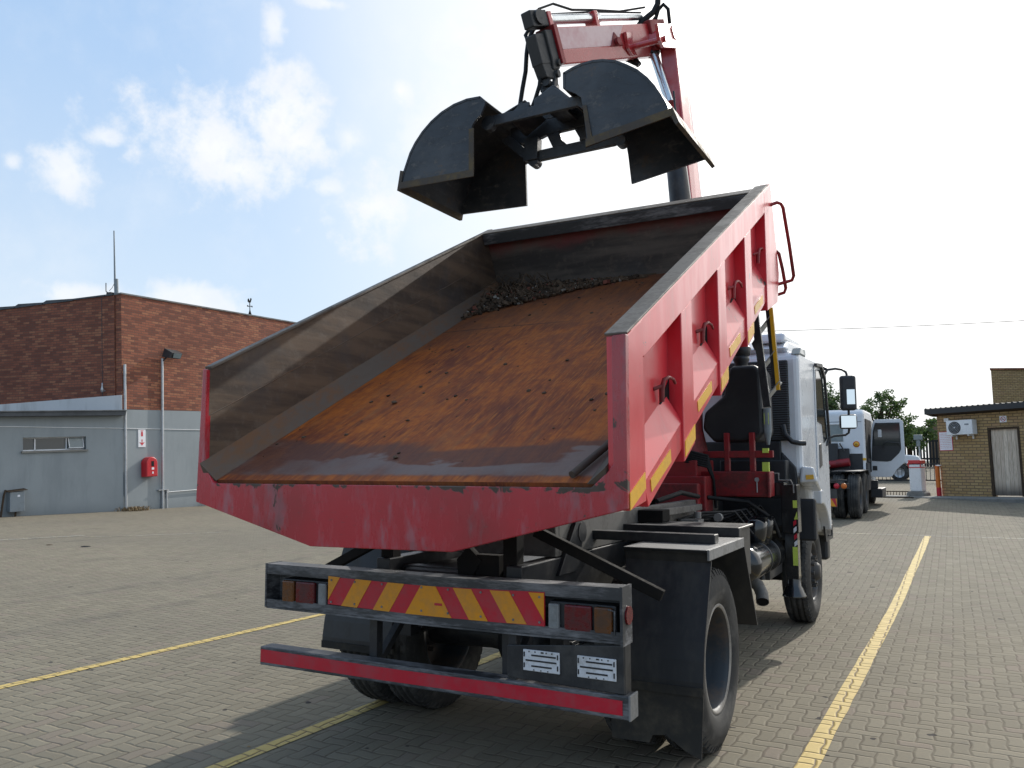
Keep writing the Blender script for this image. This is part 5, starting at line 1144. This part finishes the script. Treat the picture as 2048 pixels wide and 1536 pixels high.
for k in range(30): s = -0.165 + k*0.155; b.prism([(s, 2.601), (s + 0.03, 2.625), (s + 0.05, 2.625), (s + 0.08, 2.601)], 'y', -0.36, 0.3)
put(b.build('roof', M['dark_bracket']), hut)
b = MB(FH); b.prism([(-0.35, 2.44), (-0.02, 2.385), (-0.02, 2.43), (-0.34, 2.50)], 'x', -0.16, 4.3); b.prism([(-0.165, 2.57), (0.02, 2.36), (0.02, 2.55)], 'y', -0.3, 3.0); put(b.build('eave_board', M['bark']), hut)
b = MB(FH); b.box(-0.62, 4.6, -1.05, 3.4, -0.5, -0.012); o = b.build('hut_step', M['concrete'], bevel=0.02); tag(o, 'low grey concrete kerb step in front of the gate hut', 'kerb')
ac = thing('air_conditioner', FH @ Vector((0.82, -0.15, 1.78)), 'white air conditioning unit with round fan on the hut wall', 'air conditioner')
b = MB(FH); b.box(0.44, 1.196, -0.32, -0.04, 1.785, 2.212); put(b.build('casing', M['white2'], bevel=0.015), ac)
b = MB(FH); b.lathe([(0.0, -0.328), (0.175, -0.328), (0.182, -0.318)], (0, 1, 0), (0.685, 0, 1.995), 28, smooth=False); put(b.build('fan_grille', M['dark_bracket']), ac)
b = MB(FH); b.lathe([(0.0, -0.336), (0.032, -0.334), (0.032, -0.325)], (0, 1, 0), (0.685, 0, 1.995), 14)
for k in range(3):
    r_ = 0.06 + 0.04*k; b.lathe([(r_, -0.329), (r_, -0.333), (r_ + 0.006, -0.333), (r_ + 0.006, -0.329)], (0, 1, 0), (0.685, 0, 1.995), 28)
put(b.build('fan_hub', M['steel']), ac)
b = MB(FH); b.box(0.98, 1.10, -0.326, -0.319, 2.06, 2.10); put(b.build('badge', M['grey_paint']), ac)
b = MB(FH)
for s in (0.55, 1.03): b.cut().box(s, s + 0.04, -0.30, 0.0, 1.745, 1.784); b.box(s, s + 0.04, -0.03, 0.0, 1.66, 1.745)
b.build_each('wall_bracket', M['white2'], ac)
jb = thing('junction_box', FH @ Vector((0.33, 0, 2.1)), 'small white cable box and conduit beside the air conditioning unit', 'junction box')
b = MB(FH); b.box(0.25, 0.38, -0.07, 0.0, 2.20, 2.30); put(b.build('box_body', M['white2']), jb)
b = MB(FH); b.tube([(0.30, -0.03, 2.2), (0.30, -0.03, 2.02), (0.44, -0.03, 2.02)], 0.014, 6); put(b.build('conduit', M['white2']), jb)
nb = thing('notice_board', FH @ Vector((0.23, 0, 1.6)), 'white notice with a thin red border on the hut wall', 'notice')
b = MB(FH); b.box(0.03, 0.434, -0.015, 0.0, 1.335, 1.906); put(b.build('board', M['red_ink']), nb)
b = MB(FH); b.box(0.045, 0.419, -0.018, -0.013, 1.352, 1.889); put(b.build('sheet', M['sign_white']), nb)
b = MB(FH); rnd = random.Random(8)
for k in range(9):
    s0 = 0.065
    while s0 < 0.37:
        w_ = rnd.uniform(0.02, 0.06); b.box(s0, min(s0 + w_, 0.40), -0.0195, -0.0175, 1.83 - 0.052*k, 1.838 - 0.052*k); s0 += w_ + 0.012
put(b.build('print', M['sig_red']), nb)
ns = thing('no_smoking_sign', FH @ Vector((1.91, 0, 2.18)), 'small square white no smoking sign above the plank door', 'sign')
b = MB(FH); b.box(1.82, 2.005, -0.012, 0.0, 2.09, 2.27); put(b.build('sign_plate', M['sign_white']), ns)
b = MB(FH); b.lathe([(0.055, -0.013), (0.055, -0.016), (0.07, -0.016), (0.07, -0.013)], (0, 1, 0), (1.912, 0, 2.18), 24); b.bar((1.865, -0.0145, 2.225), (1.958, -0.0145, 2.135), 0.012, 0.004, up=(0, 1, 0)); put(b.build('ban_ring', M['sig_red']), ns)
b = MB(FH); b.box(1.875, 1.93, -0.0145, -0.0125, 2.168, 2.182); b.box(1.935, 1.945, -0.0145, -0.0125, 2.168, 2.182); put(b.build('cigarette', M['ink']), ns)
# barrier cabinet, striped post, spike rail
bc = thing('barrier_cabinet', (1.42, 23.35, 0.55), 'white boom barrier cabinet with red cap standing left of the hut', 'barrier')
FB = frame(Vector((1.40, 23.2, 0.52)), (0.94, -0.34, 0.0), Vector((-0.012, 0, 1)).normalized())
b = MB(FB); b.box(-0.175, 0.175, -0.175, 0.175, 0.16, 0.96); cb = b.build('cabinet_body', M['white2'], bevel=0.02); put(cb, bc)
b = MB(FB); b.box(-0.185, 0.185, -0.185, 0.185, 0.99, 1.10); b.prism([(-0.24, 0.96), (-0.185, 0.91), (-0.185, 1.0), (-0.24, 1.02)], 'y', -0.12, 0.12); b.box(-0.185, 0.185, -0.185, 0.185, 0.86, 0.89); b.box(0.16, 0.187, -0.187, -0.15, 0.89, 0.99); b.box(-0.187, -0.16, -0.187, -0.15, 0.89, 0.99); put(b.build('red_cap', M['ext_red'], bevel=0.015), bc)
b = MB(FB); b.prism([(-0.28, -0.1), (0.28, -0.1), (0.25, 0.10), (0.20, 0.158), (-0.20, 0.158), (-0.25, 0.10)], 'y', -0.26, 0.26); put(b.build('plinth', M['concrete'], bevel=0.02), bc)
sp = thing('guard_post', FH @ Vector((-0.04, -0.15, 0)), 'short orange post with a red foot at the corner of the gate hut', 'post')
b = MB(FH); b.box(-0.09, 0.0, -0.16, -0.04, 0.24, 0.90); b.box(-0.06, 0.06, -0.16, -0.04, 0.88, 0.915, 1); put(b.build('post_body', [M['orange'], M['white2']], bevel=0.01), sp)
b = MB(FH); b.box(-0.085, 0.01, -0.155, -0.045, -0.01, 0.24); put(b.build('post_foot', M['sig_red']), sp)
sg = thing('spike_barrier', (0.4, 23.0, 0.52), 'low brown rail with a row of teeth across the exit lane', 'spike barrier')
Z0 = ground_z(23.3)
b = MB(); b.bar((-1.6, 23.35, Z0 + 0.115), (1.16, 23.35, Z0 + 0.125), 0.04, 0.03); b.cut().bar((-1.6, 22.3, Z0 - 0.02), (1.3, 22.3, Z0 - 0.015), 0.05, 0.03); b.build_each('rail', M['bark'], sg)
b = MB()
for k in range(32): x = -1.55 + k*0.083; b.prism([(x, Z0), (x + 0.022, Z0), (x + 0.018, Z0 + 0.11), (x + 0.004, Z0 + 0.11)], 'y', 23.34, 23.36)
put(b.build('tooth', M['bark']), sg)
b = MB(); b.box(-1.6, 1.16, 22.40, 23.3, Z0 - 0.05, Z0 + 0.012); put(b.build('ramp_plate', M['concrete']), sg)
# sliding gate and fence beyond
gt = thing('barred_gate', (1.3, 30.5, 0.75), 'low gate of thin vertical black bars behind the white cabinet', 'gate')
b = MB(); z0 = ground_z(30.5)
b.bar((-1.5, 30.5, z0 + 0.10), (2.6, 30.5, z0 + 0.10), 0.05, 0.05); b.cut().bar((-1.5, 30.5, z0 + 0.72), (2.6, 30.5, z0 + 0.72), 0.04, 0.04); b.build_each('rail', M['fence'], gt)
b = MB()
for k in range(30): x = -1.5 + k*0.14; b.box(x - 0.011, x + 0.011, 30.49, 30.51, z0 + 0.12, z0 + 0.74)
put(b.build('bar', M['fence']), gt)
b = MB(); b.lathe([(0.0, -0.05), (0.12, -0.05), (0.14, 0), (0.12, 0.05), (0, 0.05)], (0, 1, 0), (1.28, 30.4, z0 + 0.15), 16); put(b.build('gate_roller', M['rubber']), gt)
fe = thing('palisade_fence', (2, 47, 1.3), 'dark palisade fence across the far side of the road', 'fence')
b = MB(); z0 = ground_z(47)
for k in range(120): x = -10 + k*0.16; b.prism([(x, z0), (x + 0.11, z0), (x + 0.11, z0 + 1.75), (x + 0.055, z0 + 1.85), (x, z0 + 1.75)], 'y', 47, 47.03)
put(b.build('pale', M['fence']), fe)
b = MB(); b.box(-10, 9.3, 47.035, 47.08, z0 + 0.4, z0 + 0.5); b.cut().box(-10, 9.3, 47.035, 47.08, z0 + 1.4, z0 + 1.5); b.build_each('rail', M['fence'], fe)
# ------------------------------------------------------------------ buildings further off
z0 = 1.2
ub = thing('far_brick_building', (9, 45, z0), 'tall plain brown brick building rising behind the gate hut roof', 'building')
b = MB(); b.hull8([(4.25, 41.4, z0), (18, 48.4, z0), (18, 60, z0), (5.6, 54, z0)], [(4.20, 41.4, 6.0), (17.8, 48.4, 6.0), (17.8, 60, 6.0), (5.6, 54, 6.0)]); put(b.build('wall', M['hut_brick']), ub)
b = MB(); b.hull8([(4.15, 41.3, 6.003), (18, 48.3, 6.003), (18, 60.2, 6.003), (5.5, 54.2, 6.003)], [(4.15, 41.3, 6.08), (18, 48.3, 6.08), (18, 60.2, 6.08), (5.5, 54.2, 6.08)]); put(b.build('coping', M['red_brick']), ub)
lw = thing('brown_outbuilding', (1.5, 55, z0), 'low flat brown outbuilding seen between the trees and the gate hut', 'building')
b = MB(); b.box(1.0, 9, 55, 60, z0, 4.15); put(b.build('wall', M['brown_wall']), lw)
b = MB(); b.box(0.9, 9.1, 54.9, 60.1, 4.152, 4.25); put(b.build('coping', M['red_brick']), lw)
hs = thing('roofed_house', (-6.5, 50, z0), 'house with a sloping brown roof behind the parked white tractor', 'house')
b = MB(); b.box(-10, -3.0, 50, 58, z0, 4.2); put(b.build('wall', M['brown_wall']), hs)
b = MB(); b.prism([(-10.6, 4.1), (-2.4, 4.1), (-2.5, 4.25), (-6.5, 6.2), (-10.5, 4.25)], 'y', 49.6, 58.4); put(b.build('roof', M['brown_wall']), hs)
stp = thing('road_sign', (1.1, 40, z0), 'small pale box on a thin pole beyond the gate', 'sign')
b = MB(); b.tube([(1.05, 38, 1.0), (0.98, 38, 2.6)], 0.035, 8); put(b.build('pole', M['steel']), stp)
b = MB(); b.box(0.78, 1.16, 37.9, 38.1, 2.55, 2.80); b.box(0.88, 1.06, 37.93, 38.07, 2.25, 2.55); put(b.build('sign_box', M['pale_glass'], bevel=0.03), stp)
b = MB(); pts = [Vector((-22, 36, 9.6)).lerp(Vector((14, 18, 4.9)), i/30) + Vector((0, 0, -0.7*(1 - (2*i/30 - 1)**2))) for i in range(31)]
# ------------------------------------------------------------------ trees
def tree(name, base, h, blobs, n, leaf_, label, seed, m):
    rnd = random.Random(seed); root = thing(name, base, label, 'tree', 'trees beyond the gate'); base = Vector(base)
    t = MB(); top = base + Vector((0.1, 0, h*0.55)); t.tube([base - Vector((0, 0, 0.3)), base + Vector((0.05, 0, h*0.25)), top], [0.16, 0.12, 0.07], 8)
    b = MB()
    for (c, r) in blobs:
        c = base + Vector(c); t.tube([base + Vector((0.05, 0, h*0.25)), (top + c)/2 + Vector((0, 0, -0.2)), c], [0.06, 0.04, 0.015], 6)
        nn = int(n*r*r)
        subs = [(c + Vector((rnd.gauss(0, 1), rnd.gauss(0, 1), rnd.gauss(0, 0.8))).normalized()*r*rnd.uniform(0.35, 1.0), r*rnd.uniform(0.18, 0.38)) for _ in range(int(14 + 8*r))]
        for k in range(nn):
            sc_, sr = rnd.choice(subs); v = Vector((rnd.gauss(0, 1), rnd.gauss(0, 1), rnd.gauss(0, 1))).normalized()*sr*rnd.random()**0.4
            p = sc_ + v; d = Vector((rnd.gauss(0, 1), rnd.gauss(0, 1), rnd.gauss(-0.3, 0.7))).normalized(); s_ = d.orthogonal().normalized()*leaf_*0.32; e = d*leaf_*rnd.uniform(0.6, 1.3)
            b.add([p, p + e*0.5 + s_, p + e, p + e*0.5 - s_], [(0, 1, 2, 3)])
    put(t.build('trunk', M['bark']), root); put(b.build('crown', m), root)
tree('leafy_tree', (-0.9, 42, 1.1), 6.0, [((-0.5, 0, 1.9), 0.95), ((0.3, 0.2, 2.1), 0.95), ((-0.2, 0, 3.1), 0.75), ((0.6, 0.2, 3.3), 0.65), ((-0.95, 0, 2.9), 0.45), ((1.25, 0, 2.6), 0.42), ((0.25, 0, 3.85), 0.5), ((1.0, 0, 3.5), 0.4), ((1.6, 0, 1.9), 0.5), ((-1.2, 0, 2.1), 0.6), ((1.2, 0, 1.7), 0.6)], 1100, 0.16, 'open leafy tree with sky showing through, above the open cab door', 1, M['leaf'])
tree('leafy_tree', (-3.35, 42, 1.15), 6.5, [((-0.1, 0, 4.0), 0.75), ((-0.4, 0, 3.1), 0.9), ((0.35, 0, 2.5), 0.8), ((0.1, 0, 3.3), 0.5)], 1000, 0.17, 'dark tree partly hidden behind the cab mirror of the tipper truck', 2, M['leaf2'])
tree('leafy_shrub', (0.3, 44, 1.15), 3.5, [((-0.6, 0, 1.7), 0.9), ((0.3, 0, 1.6), 0.8), ((0.9, 0, 1.9), 0.5), ((1.1, 0.3, 2.5), 0.35)], 1300, 0.17, 'low bushy tree in front of the brown outbuilding', 3, M['leaf'])
tree('leafy_shrub', (-2.6, 40, 1.1), 3.0, [((-0.6, 0, 1.5), 1.0), ((0.5, 0, 1.4), 0.9), ((1.4, 0, 1.2), 0.7)], 1300, 0.17, 'dense dark shrub filling the gap behind the open cab door', 4, M['leaf2'])
b = MB(); b.tube(pts, 0.011, 5); o = b.build('overhead_wire', M['dark_bracket']); tag(o, 'thin overhead wire crossing the sky above the gate hut', 'wire')
# ------------------------------------------------------------------ white truck tractor parked ahead
TZ = ground_z(15.3)
tr = thing('truck_tractor', (-0.6, 16.5, TZ), 'white truck tractor without trailer, its right cab door wide open', 'truck')
def zz(y): return ground_z(y)
# wheels: two driven axles with pairs, one steering axle
def twheel(x, y, s, dish):
    w = node_part('wheel', tr, (x, y, zz(y) + 0.502)); ORIG[w.name] = Vector((0, 0, 0))
    make_tyre(w, (0, 0, 0), 32)
    if dish == 2: front_rim(w, s)
    else: rear_rim(w, (0, 0, 0), s if dish else -s)
for y in (15.55, 16.95):
    for s, xs_ in ((1, (0.47, 0.15)), (-1, (-1.65, -1.33))):
        twheel(xs_[0], y, s, 1); twheel(xs_[1], y, s, 0)
for s, x in ((1, 0.40), (-1, -1.60)): twheel(x, 20.2, s, 2)
b = MB(); b.box(-0.98, -0.88, 14.9, 21, TZ + 0.75, TZ + 1.0); b.box(-0.32, -0.22, 14.9, 21, TZ + 0.75, TZ + 1.0); b.box(-0.9, -0.3, 14.95, 15.05, TZ + 0.6, TZ + 1.0); b.box(-0.9, -0.3, 16.2, 16.3, TZ + 0.7, TZ + 0.98)
b.tube([(-1.5, 15.55, TZ + 0.5), (0.3, 15.55, TZ + 0.5)], 0.09, 12); b.tube([(-1.5, 16.95, TZ + 0.54), (0.3, 16.95, TZ + 0.54)], 0.09, 12)
put(b.build('chassis_frame', M['black']), tr)
b = MB()
pf = [(14.98, 0.78), (15.02, 0.98), (15.12, 1.06), (17.40, 1.08), (17.55, 0.95), (17.6, 0.70)]
for s in (1, -1):
    x0, x1 = (0.0, 0.62) if s > 0 else (-1.82, -1.2)
    b.cut()
    for i in range(2, 4): b.prism([(pf[i][0] + (0.25 if i == 2 else 0), pf[i][1] + TZ), (pf[i+1][0], pf[i+1][1] + TZ), (pf[i+1][0], pf[i+1][1] + TZ + 0.02), (pf[i][0] + (0.25 if i == 2 else 0), pf[i][1] + TZ + 0.02)], 'x', x0, x1)
b.build_each('mudguard', M['mudguard'], tr)
b = MB(); b.box(-0.80, 0.16, 14.90, 14.93, TZ + 0.68, TZ + 0.86); b.box(-0.9, 0.38, 14.86, 14.92, TZ + 0.86, TZ + 0.90); put(b.build('light_beam', M['black']), tr)
b = MB(); yy = 14.895; b.box(-0.80, 0.155, yy, 14.90, TZ + 0.30, TZ + 0.475); cbd = b.build('chevron_board', M['sig_red']); put(cbd, tr)
b = MB(); b.box(-0.82, 0.17, 14.902, 14.92, TZ + 0.28, TZ + 0.70); put(b.build('board_bracket', M['black']), tr)
b = MB()
for k in range(-4, 2):
    x = -0.02 + k*0.19; b.prism([(max(x - 0.04, -0.80), TZ + 0.475), (min(x + 0.055, 0.155), TZ + 0.475), (min(x + 0.155, 0.155), TZ + 0.30), (min(x + 0.06, 0.155), TZ + 0.30)], 'y', yy - 0.004, yy)
put(b.build('chevron', M['sig_yellow']), cbd)
for x, mm, nm in ((0.165, 'sig_red', 'tail_lamp'), (0.315, 'orange', 'indicator_lamp')):
    b = MB(); b.lathe([(0.0, -0.03), (0.05, -0.025), (0.062, 0.0), (0.062, 0.05)], (0, 1, 0), (x, 14.86, TZ + 0.755), 18); put(b.build(nm, M[mm]), tr)
b = MB(); b.box(-0.10, 0.42, 14.90, 14.95, TZ + 0.69, TZ + 0.82); put(b.build('lamp_bar', M['black']), tr)
b = MB(); b.box(-1.0, -0.2, 15.6, 16.8, TZ + 1.0, TZ + 1.12); b.prism([(15.5, 1.12 + TZ), (16.9, 1.16 + TZ), (16.9, 1.22 + TZ), (15.5, 1.17 + TZ)], 'x', -1.0, -0.2); put(b.build('fifth_wheel', M['rim_steel'], bevel=0.02), tr)
b = MB(); b.tube([(-0.75, 17.2, TZ + 1.15), (0.22, 17.15, TZ + 1.28)], 0.10, 14); put(b.build('air_reservoir', M['crane_red']), tr)
b = MB(); rnd = random.Random(4)
for k in range(4):
    x = -0.75 + 0.22*k; b.cut().tube([(x + 0.03*math.cos(i*1.1), 17.25 + 0.03*math.sin(i*1.1), TZ + 1.15 + 0.018*i) for i in range(26)], 0.012, 5)
b.build_each('coiled_hose', M['crane_red'], tr)
b = MB(); b.box(-1.5, 0.2, 17.3, 17.44, TZ + 0.9, TZ + 1.62); b.tube([(0.0, 17.2, TZ + 1.75), (0.10, 17.2, TZ + 1.55)], 0.02, 6); b.box(-0.28, -0.05, 17.15, 17.35, TZ + 1.3, TZ + 1.75); put(b.build('rear_panel', M['plastic'], bevel=0.02), tr)
cz = TZ + 0.02
b = MB(); b.prism([(17.45, cz + 0.95), (17.45, cz + 2.50), (17.58, cz + 2.58), (19.6, cz + 2.60), (19.9, cz + 2.45), (20.15, cz + 1.5), (20.15, cz + 0.55), (19.9, cz + 0.55), (19.6, cz + 0.95)], 'x', -1.80, 0.56)
b2 = b.build('cab_shell', M['white'], bevel=0.065, seg=3); put(b2, tr)
b = MB(); b.box(-1.3, 0.06, 17.435, 17.452, cz + 1.78, cz + 2.20); rw = b.build('rear_window', M['pale_glass']); put(rw, tr)
b = MB(); b.box(-1.33, 0.09, 17.42, 17.45, cz + 2.205, cz + 2.245); put(b.build('window_rim', M['white2'], bevel=0.01), rw)
b = MB(); b.box(-1.75, 0.50, 17.440, 17.452, cz + 2.265, cz + 2.28); put(b.build('seam', M['grey_paint']), tr)
b = MB(); b.lathe([(0.0, -0.006), (0.078, -0.006), (0.078, 0.004)], (0, 1, 0), (0.365, 17.444, cz + 1.705), 24); st_ = b.build('speed_sticker', M['orange']); put(st_, tr)
b = MB(); b.lathe([(0.0, -0.004), (0.055, -0.004), (0.055, 0.0)], (0, 1, 0), (0.365, 17.438, cz + 1.705), 24); put(b.build('sticker_face', M['yellow']), st_)
for (dx_, w_) in ((-0.028, 0.022), (0.003, 0.024)):
    b = MB(); b.box(0.365 + dx_, 0.365 + dx_ + 0.020, 17.431, 17.435, cz + 1.688, cz + 1.722); b.box(0.365 + dx_ + 0.006, 0.365 + dx_ + 0.014, 17.4305, 17.4312, cz + 1.695, cz + 1.703, 1); b.box(0.365 + dx_ + 0.006, 0.365 + dx_ + 0.014, 17.4305, 17.4312, cz + 1.708, cz + 1.716, 1); put(b.build('number', [M['ink'], M['yellow']]), st_)
b = MB(); b.box(-0.07, 0.02, 17.436, 17.452, cz + 1.66, cz + 1.74); put(b.build('vent_cover', M['white2'], bevel=0.01), tr)
b = MB(); b.box(-1.4, 0.50, 17.448, 17.46, cz + 1.05, cz + 1.47); put(b.build('lower_panel', M['plastic']), tr)
b = MB(); b.box(0.50, 0.60, 17.5, 18.2, cz + 0.55, cz + 1.25); b.box(0.49, 0.60, 17.9, 18.4, cz + 1.25, cz + 1.35); put(b.build('side_tank', M['plastic'], bevel=0.03), tr)
b = MB(); b.box(0.50, 0.575, 17.43, 17.447, cz + 1.30, cz + 1.36); put(b.build('side_reflector', M['yellow']), tr)
b = MB(); b.box(0.56, 0.575, 17.7, 19.3, cz + 1.0, cz + 2.35); put(b.build('doorway_shade', M['matt_black']), tr)  # black slab on the solid cab side stands for shade in the doorway
# open door, seen from its inner side
dy = 18.9; dzn = -0.24
dn = node_part('open_door', tr, (0.62, dy, TZ + 1.4)); ORIG[dn.name] = Vector((0.62, dy, TZ + 1.4))
outer = [(0.515, 1.24), (0.555, 1.90), (0.60, 2.40), (0.645, 2.62), (0.70, 2.69), (1.30, 2.69), (1.375, 2.62), (1.385, 1.70), (1.375, 1.56), (1.30, 1.50), (1.15, 1.35), (1.06, 1.20), (1.0, 1.18), (0.56, 1.18)]
b = MB(); b.prism(outer, 'y', dy + 0.01, dy + 0.06); put(b.build('door_skin', M['white'], bevel=0.01), dn)
b = MB(); b.prism([(0.585, 1.62), (0.60, 1.90), (0.645, 2.40), (0.70, 2.60), (1.29, 2.60), (1.30, 1.90), (1.25, 1.80), (1.05, 1.60), (0.95, 1.58), (0.60, 1.60)], 'y', dy + 0.002, dy + 0.009); put(b.build('inner_trim', M['plastic']), dn)
b = MB(); b.prism([(0.635, 2.0), (0.67, 2.38), (0.72, 2.56), (1.27, 2.56), (1.28, 2.0)], 'y', dy - 0.004, dy + 0.002); put(b.build('door_window', M['glass']), dn)
b = MB(); b.tube([(0.88, dy - 0.03, 1.93), (0.90, dy - 0.05, 2.05), (0.96, dy - 0.05, 2.09), (1.26, dy - 0.05, 2.06), (1.27, dy - 0.02, 1.98)], 0.016, 6); put(b.build('grab_handle', M['plastic']), dn)
b = MB(); b.prism([(0.60, 1.35), (0.71, 1.35), (0.71, 1.47), (0.60, 1.47)], 'y', dy + 0.003, dy + 0.009); put(b.build('pocket', M['plastic']), dn)
b = MB(); b.box(0.76, 0.85, dy - 0.03, dy - 0.008, 2.22, 2.42); put(b.build('window_sticker', M['white2'], bevel=0.02), dn)
b = MB(); b.box(0.52, 0.80, 19.0, 20.3, TZ + 0.34, TZ + 0.58); b.box(0.50, 0.70, 19.0, 19.1, TZ + 0.58, TZ + 0.80); put(b.build('entry_step', M['plastic'], bevel=0.02), tr)
tr.location.x -= 0.10
# ------------------------------------------------------------------ pale pickup beyond the gate
pz = ground_z(31.5); pk = thing('pickup', (0.0, 32, pz), 'pale blue-white pickup standing beyond the barred gate', 'pickup')
PX, PY = 1.25, 31.6                          # nose of the pickup, heading towards +x
def P(pts_): return [(PX - a, pz + c) for a, c in pts_]
b = MB(); b.prism(P([(0.0, 0.45), (0.02, 0.85), (0.12, 1.0), (1.15, 1.10), (1.75, 1.68), (2.75, 1.70), (2.95, 1.15), (4.6, 1.12), (4.65, 0.50), (4.2, 0.45), (4.1, 0.62), (3.95, 0.75), (3.75, 0.78), (3.55, 0.75), (3.4, 0.62), (3.3, 0.42), (1.25, 0.42), (1.15, 0.62), (1.0, 0.75), (0.8, 0.78), (0.6, 0.75), (0.45, 0.62), (0.35, 0.45)]), 'y', PY, PY + 1.65)
put(b.build('body', M['white'], bevel=0.03), pk)
b = MB(); b.prism(P([(1.32, 1.13), (1.80, 1.60), (2.65, 1.62), (2.80, 1.15)]), 'y', PY - 0.006, PY + 0.002); put(b.build('side_window', M['glass']), pk)
b = MB(); b.prism(P([(0.15, 1.004), (1.12, 1.098), (1.12, 1.11), (0.15, 1.018)]), 'y', PY + 0.10, PY + 1.55); put(b.build('bonnet', M['white'], bevel=0.0), pk)
b = MB(); b.box(PX - 0.04, PX + 0.015, PY + 0.1, PY + 0.4, pz + 0.72, pz + 0.88); put(b.build('headlight', M['pale_glass']), pk)
for a in (0.8, 3.75):
    for yo in (PY + 0.09, PY + 1.56):
        w = node_part('wheel', pk, (PX - a, yo, pz + 0.345)); ORIG[w.name] = Vector((0, 0, 0))
        b = MB(); b.lathe([(0.20, -0.09), (0.30, -0.10), (0.34, -0.07), (0.345, 0), (0.34, 0.07), (0.30, 0.10), (0.20, 0.09)], (0, 1, 0), (0, 0, 0), 24); bp2(b.build('tyre', M['rubber']), w, (0, 0, 0))
        b = MB(); b.lathe([(0.0, -0.06), (0.08, -0.07), (0.18, -0.05), (0.205, -0.088)], (0, 1, 0), (0, 0, 0), 20); bp2(b.build('rim', M['steel']), w, (0, 0, 0))
for i, (x, y, h_, lab) in enumerate(((9.5, 37, 8.5, 'added unseen broad dark tree nearest the gate hut, right of the picture'), (15.0, 37.5, 9.0, 'added unseen tall dark tree in the middle of the row right of the gate hut'), (21.0, 34, 8.5, 'added unseen dark tree at the far right end of the row beyond the hut'))):
    tree('leafy_tree', (x, y, 1.1), h_, [((-1.4, 0, 3.0), 1.9), ((1.3, 0, 3.2), 1.9), ((0, 0, 5.2), 2.0), ((-1.2, 0, 6.0), 1.2), ((1.2, 0.3, 6.3), 1.2)], 260, 0.34, lab, 20 + i, M['leaf2'])  # trees out of view, added to darken low reflections on the red side
# ------------------------------------------------------------------ small litter on the paving
for (x, y, s_, lab, nm, mm) in ((-12.6, 5.6, 0.10, 'small dark scrap lying on the paving near the faded yellow line', 'scrap', 'matt_black'), (-13.6, 5.5, 0.07, 'small reddish scrap lying left of the dark scrap', 'scrap', 'bark'), (-1.23, -1.18, 0.012, 'dry leaf fragment beside the lower parking line', 'dry_leaf', 'straw'), (1.05, 0.38, 0.02, 'pale twig on the paving right of the rear wheel', 'twig', 'straw'), (0.62, -0.62, 0.016, 'pale pebble by the hanging mud flap', 'pebble', 'concrete')):
    z = yard_z(x, y); b = MB(); rnd = random.Random(int(abs(x)*100))
    k_ = 0.12 if s_ > 0.05 else 0.4; b.lathe([(0, 0.002), (s_*0.8, 0.004), (s_, s_*0.5*k_), (s_*0.5, s_*k_), (0, s_*1.1*k_)], (0.1, 0, 1), (x, y, z), 6, smooth=False)
    o = b.build(nm, M[mm]); tag(o, lab, nm.replace('_', ' '))
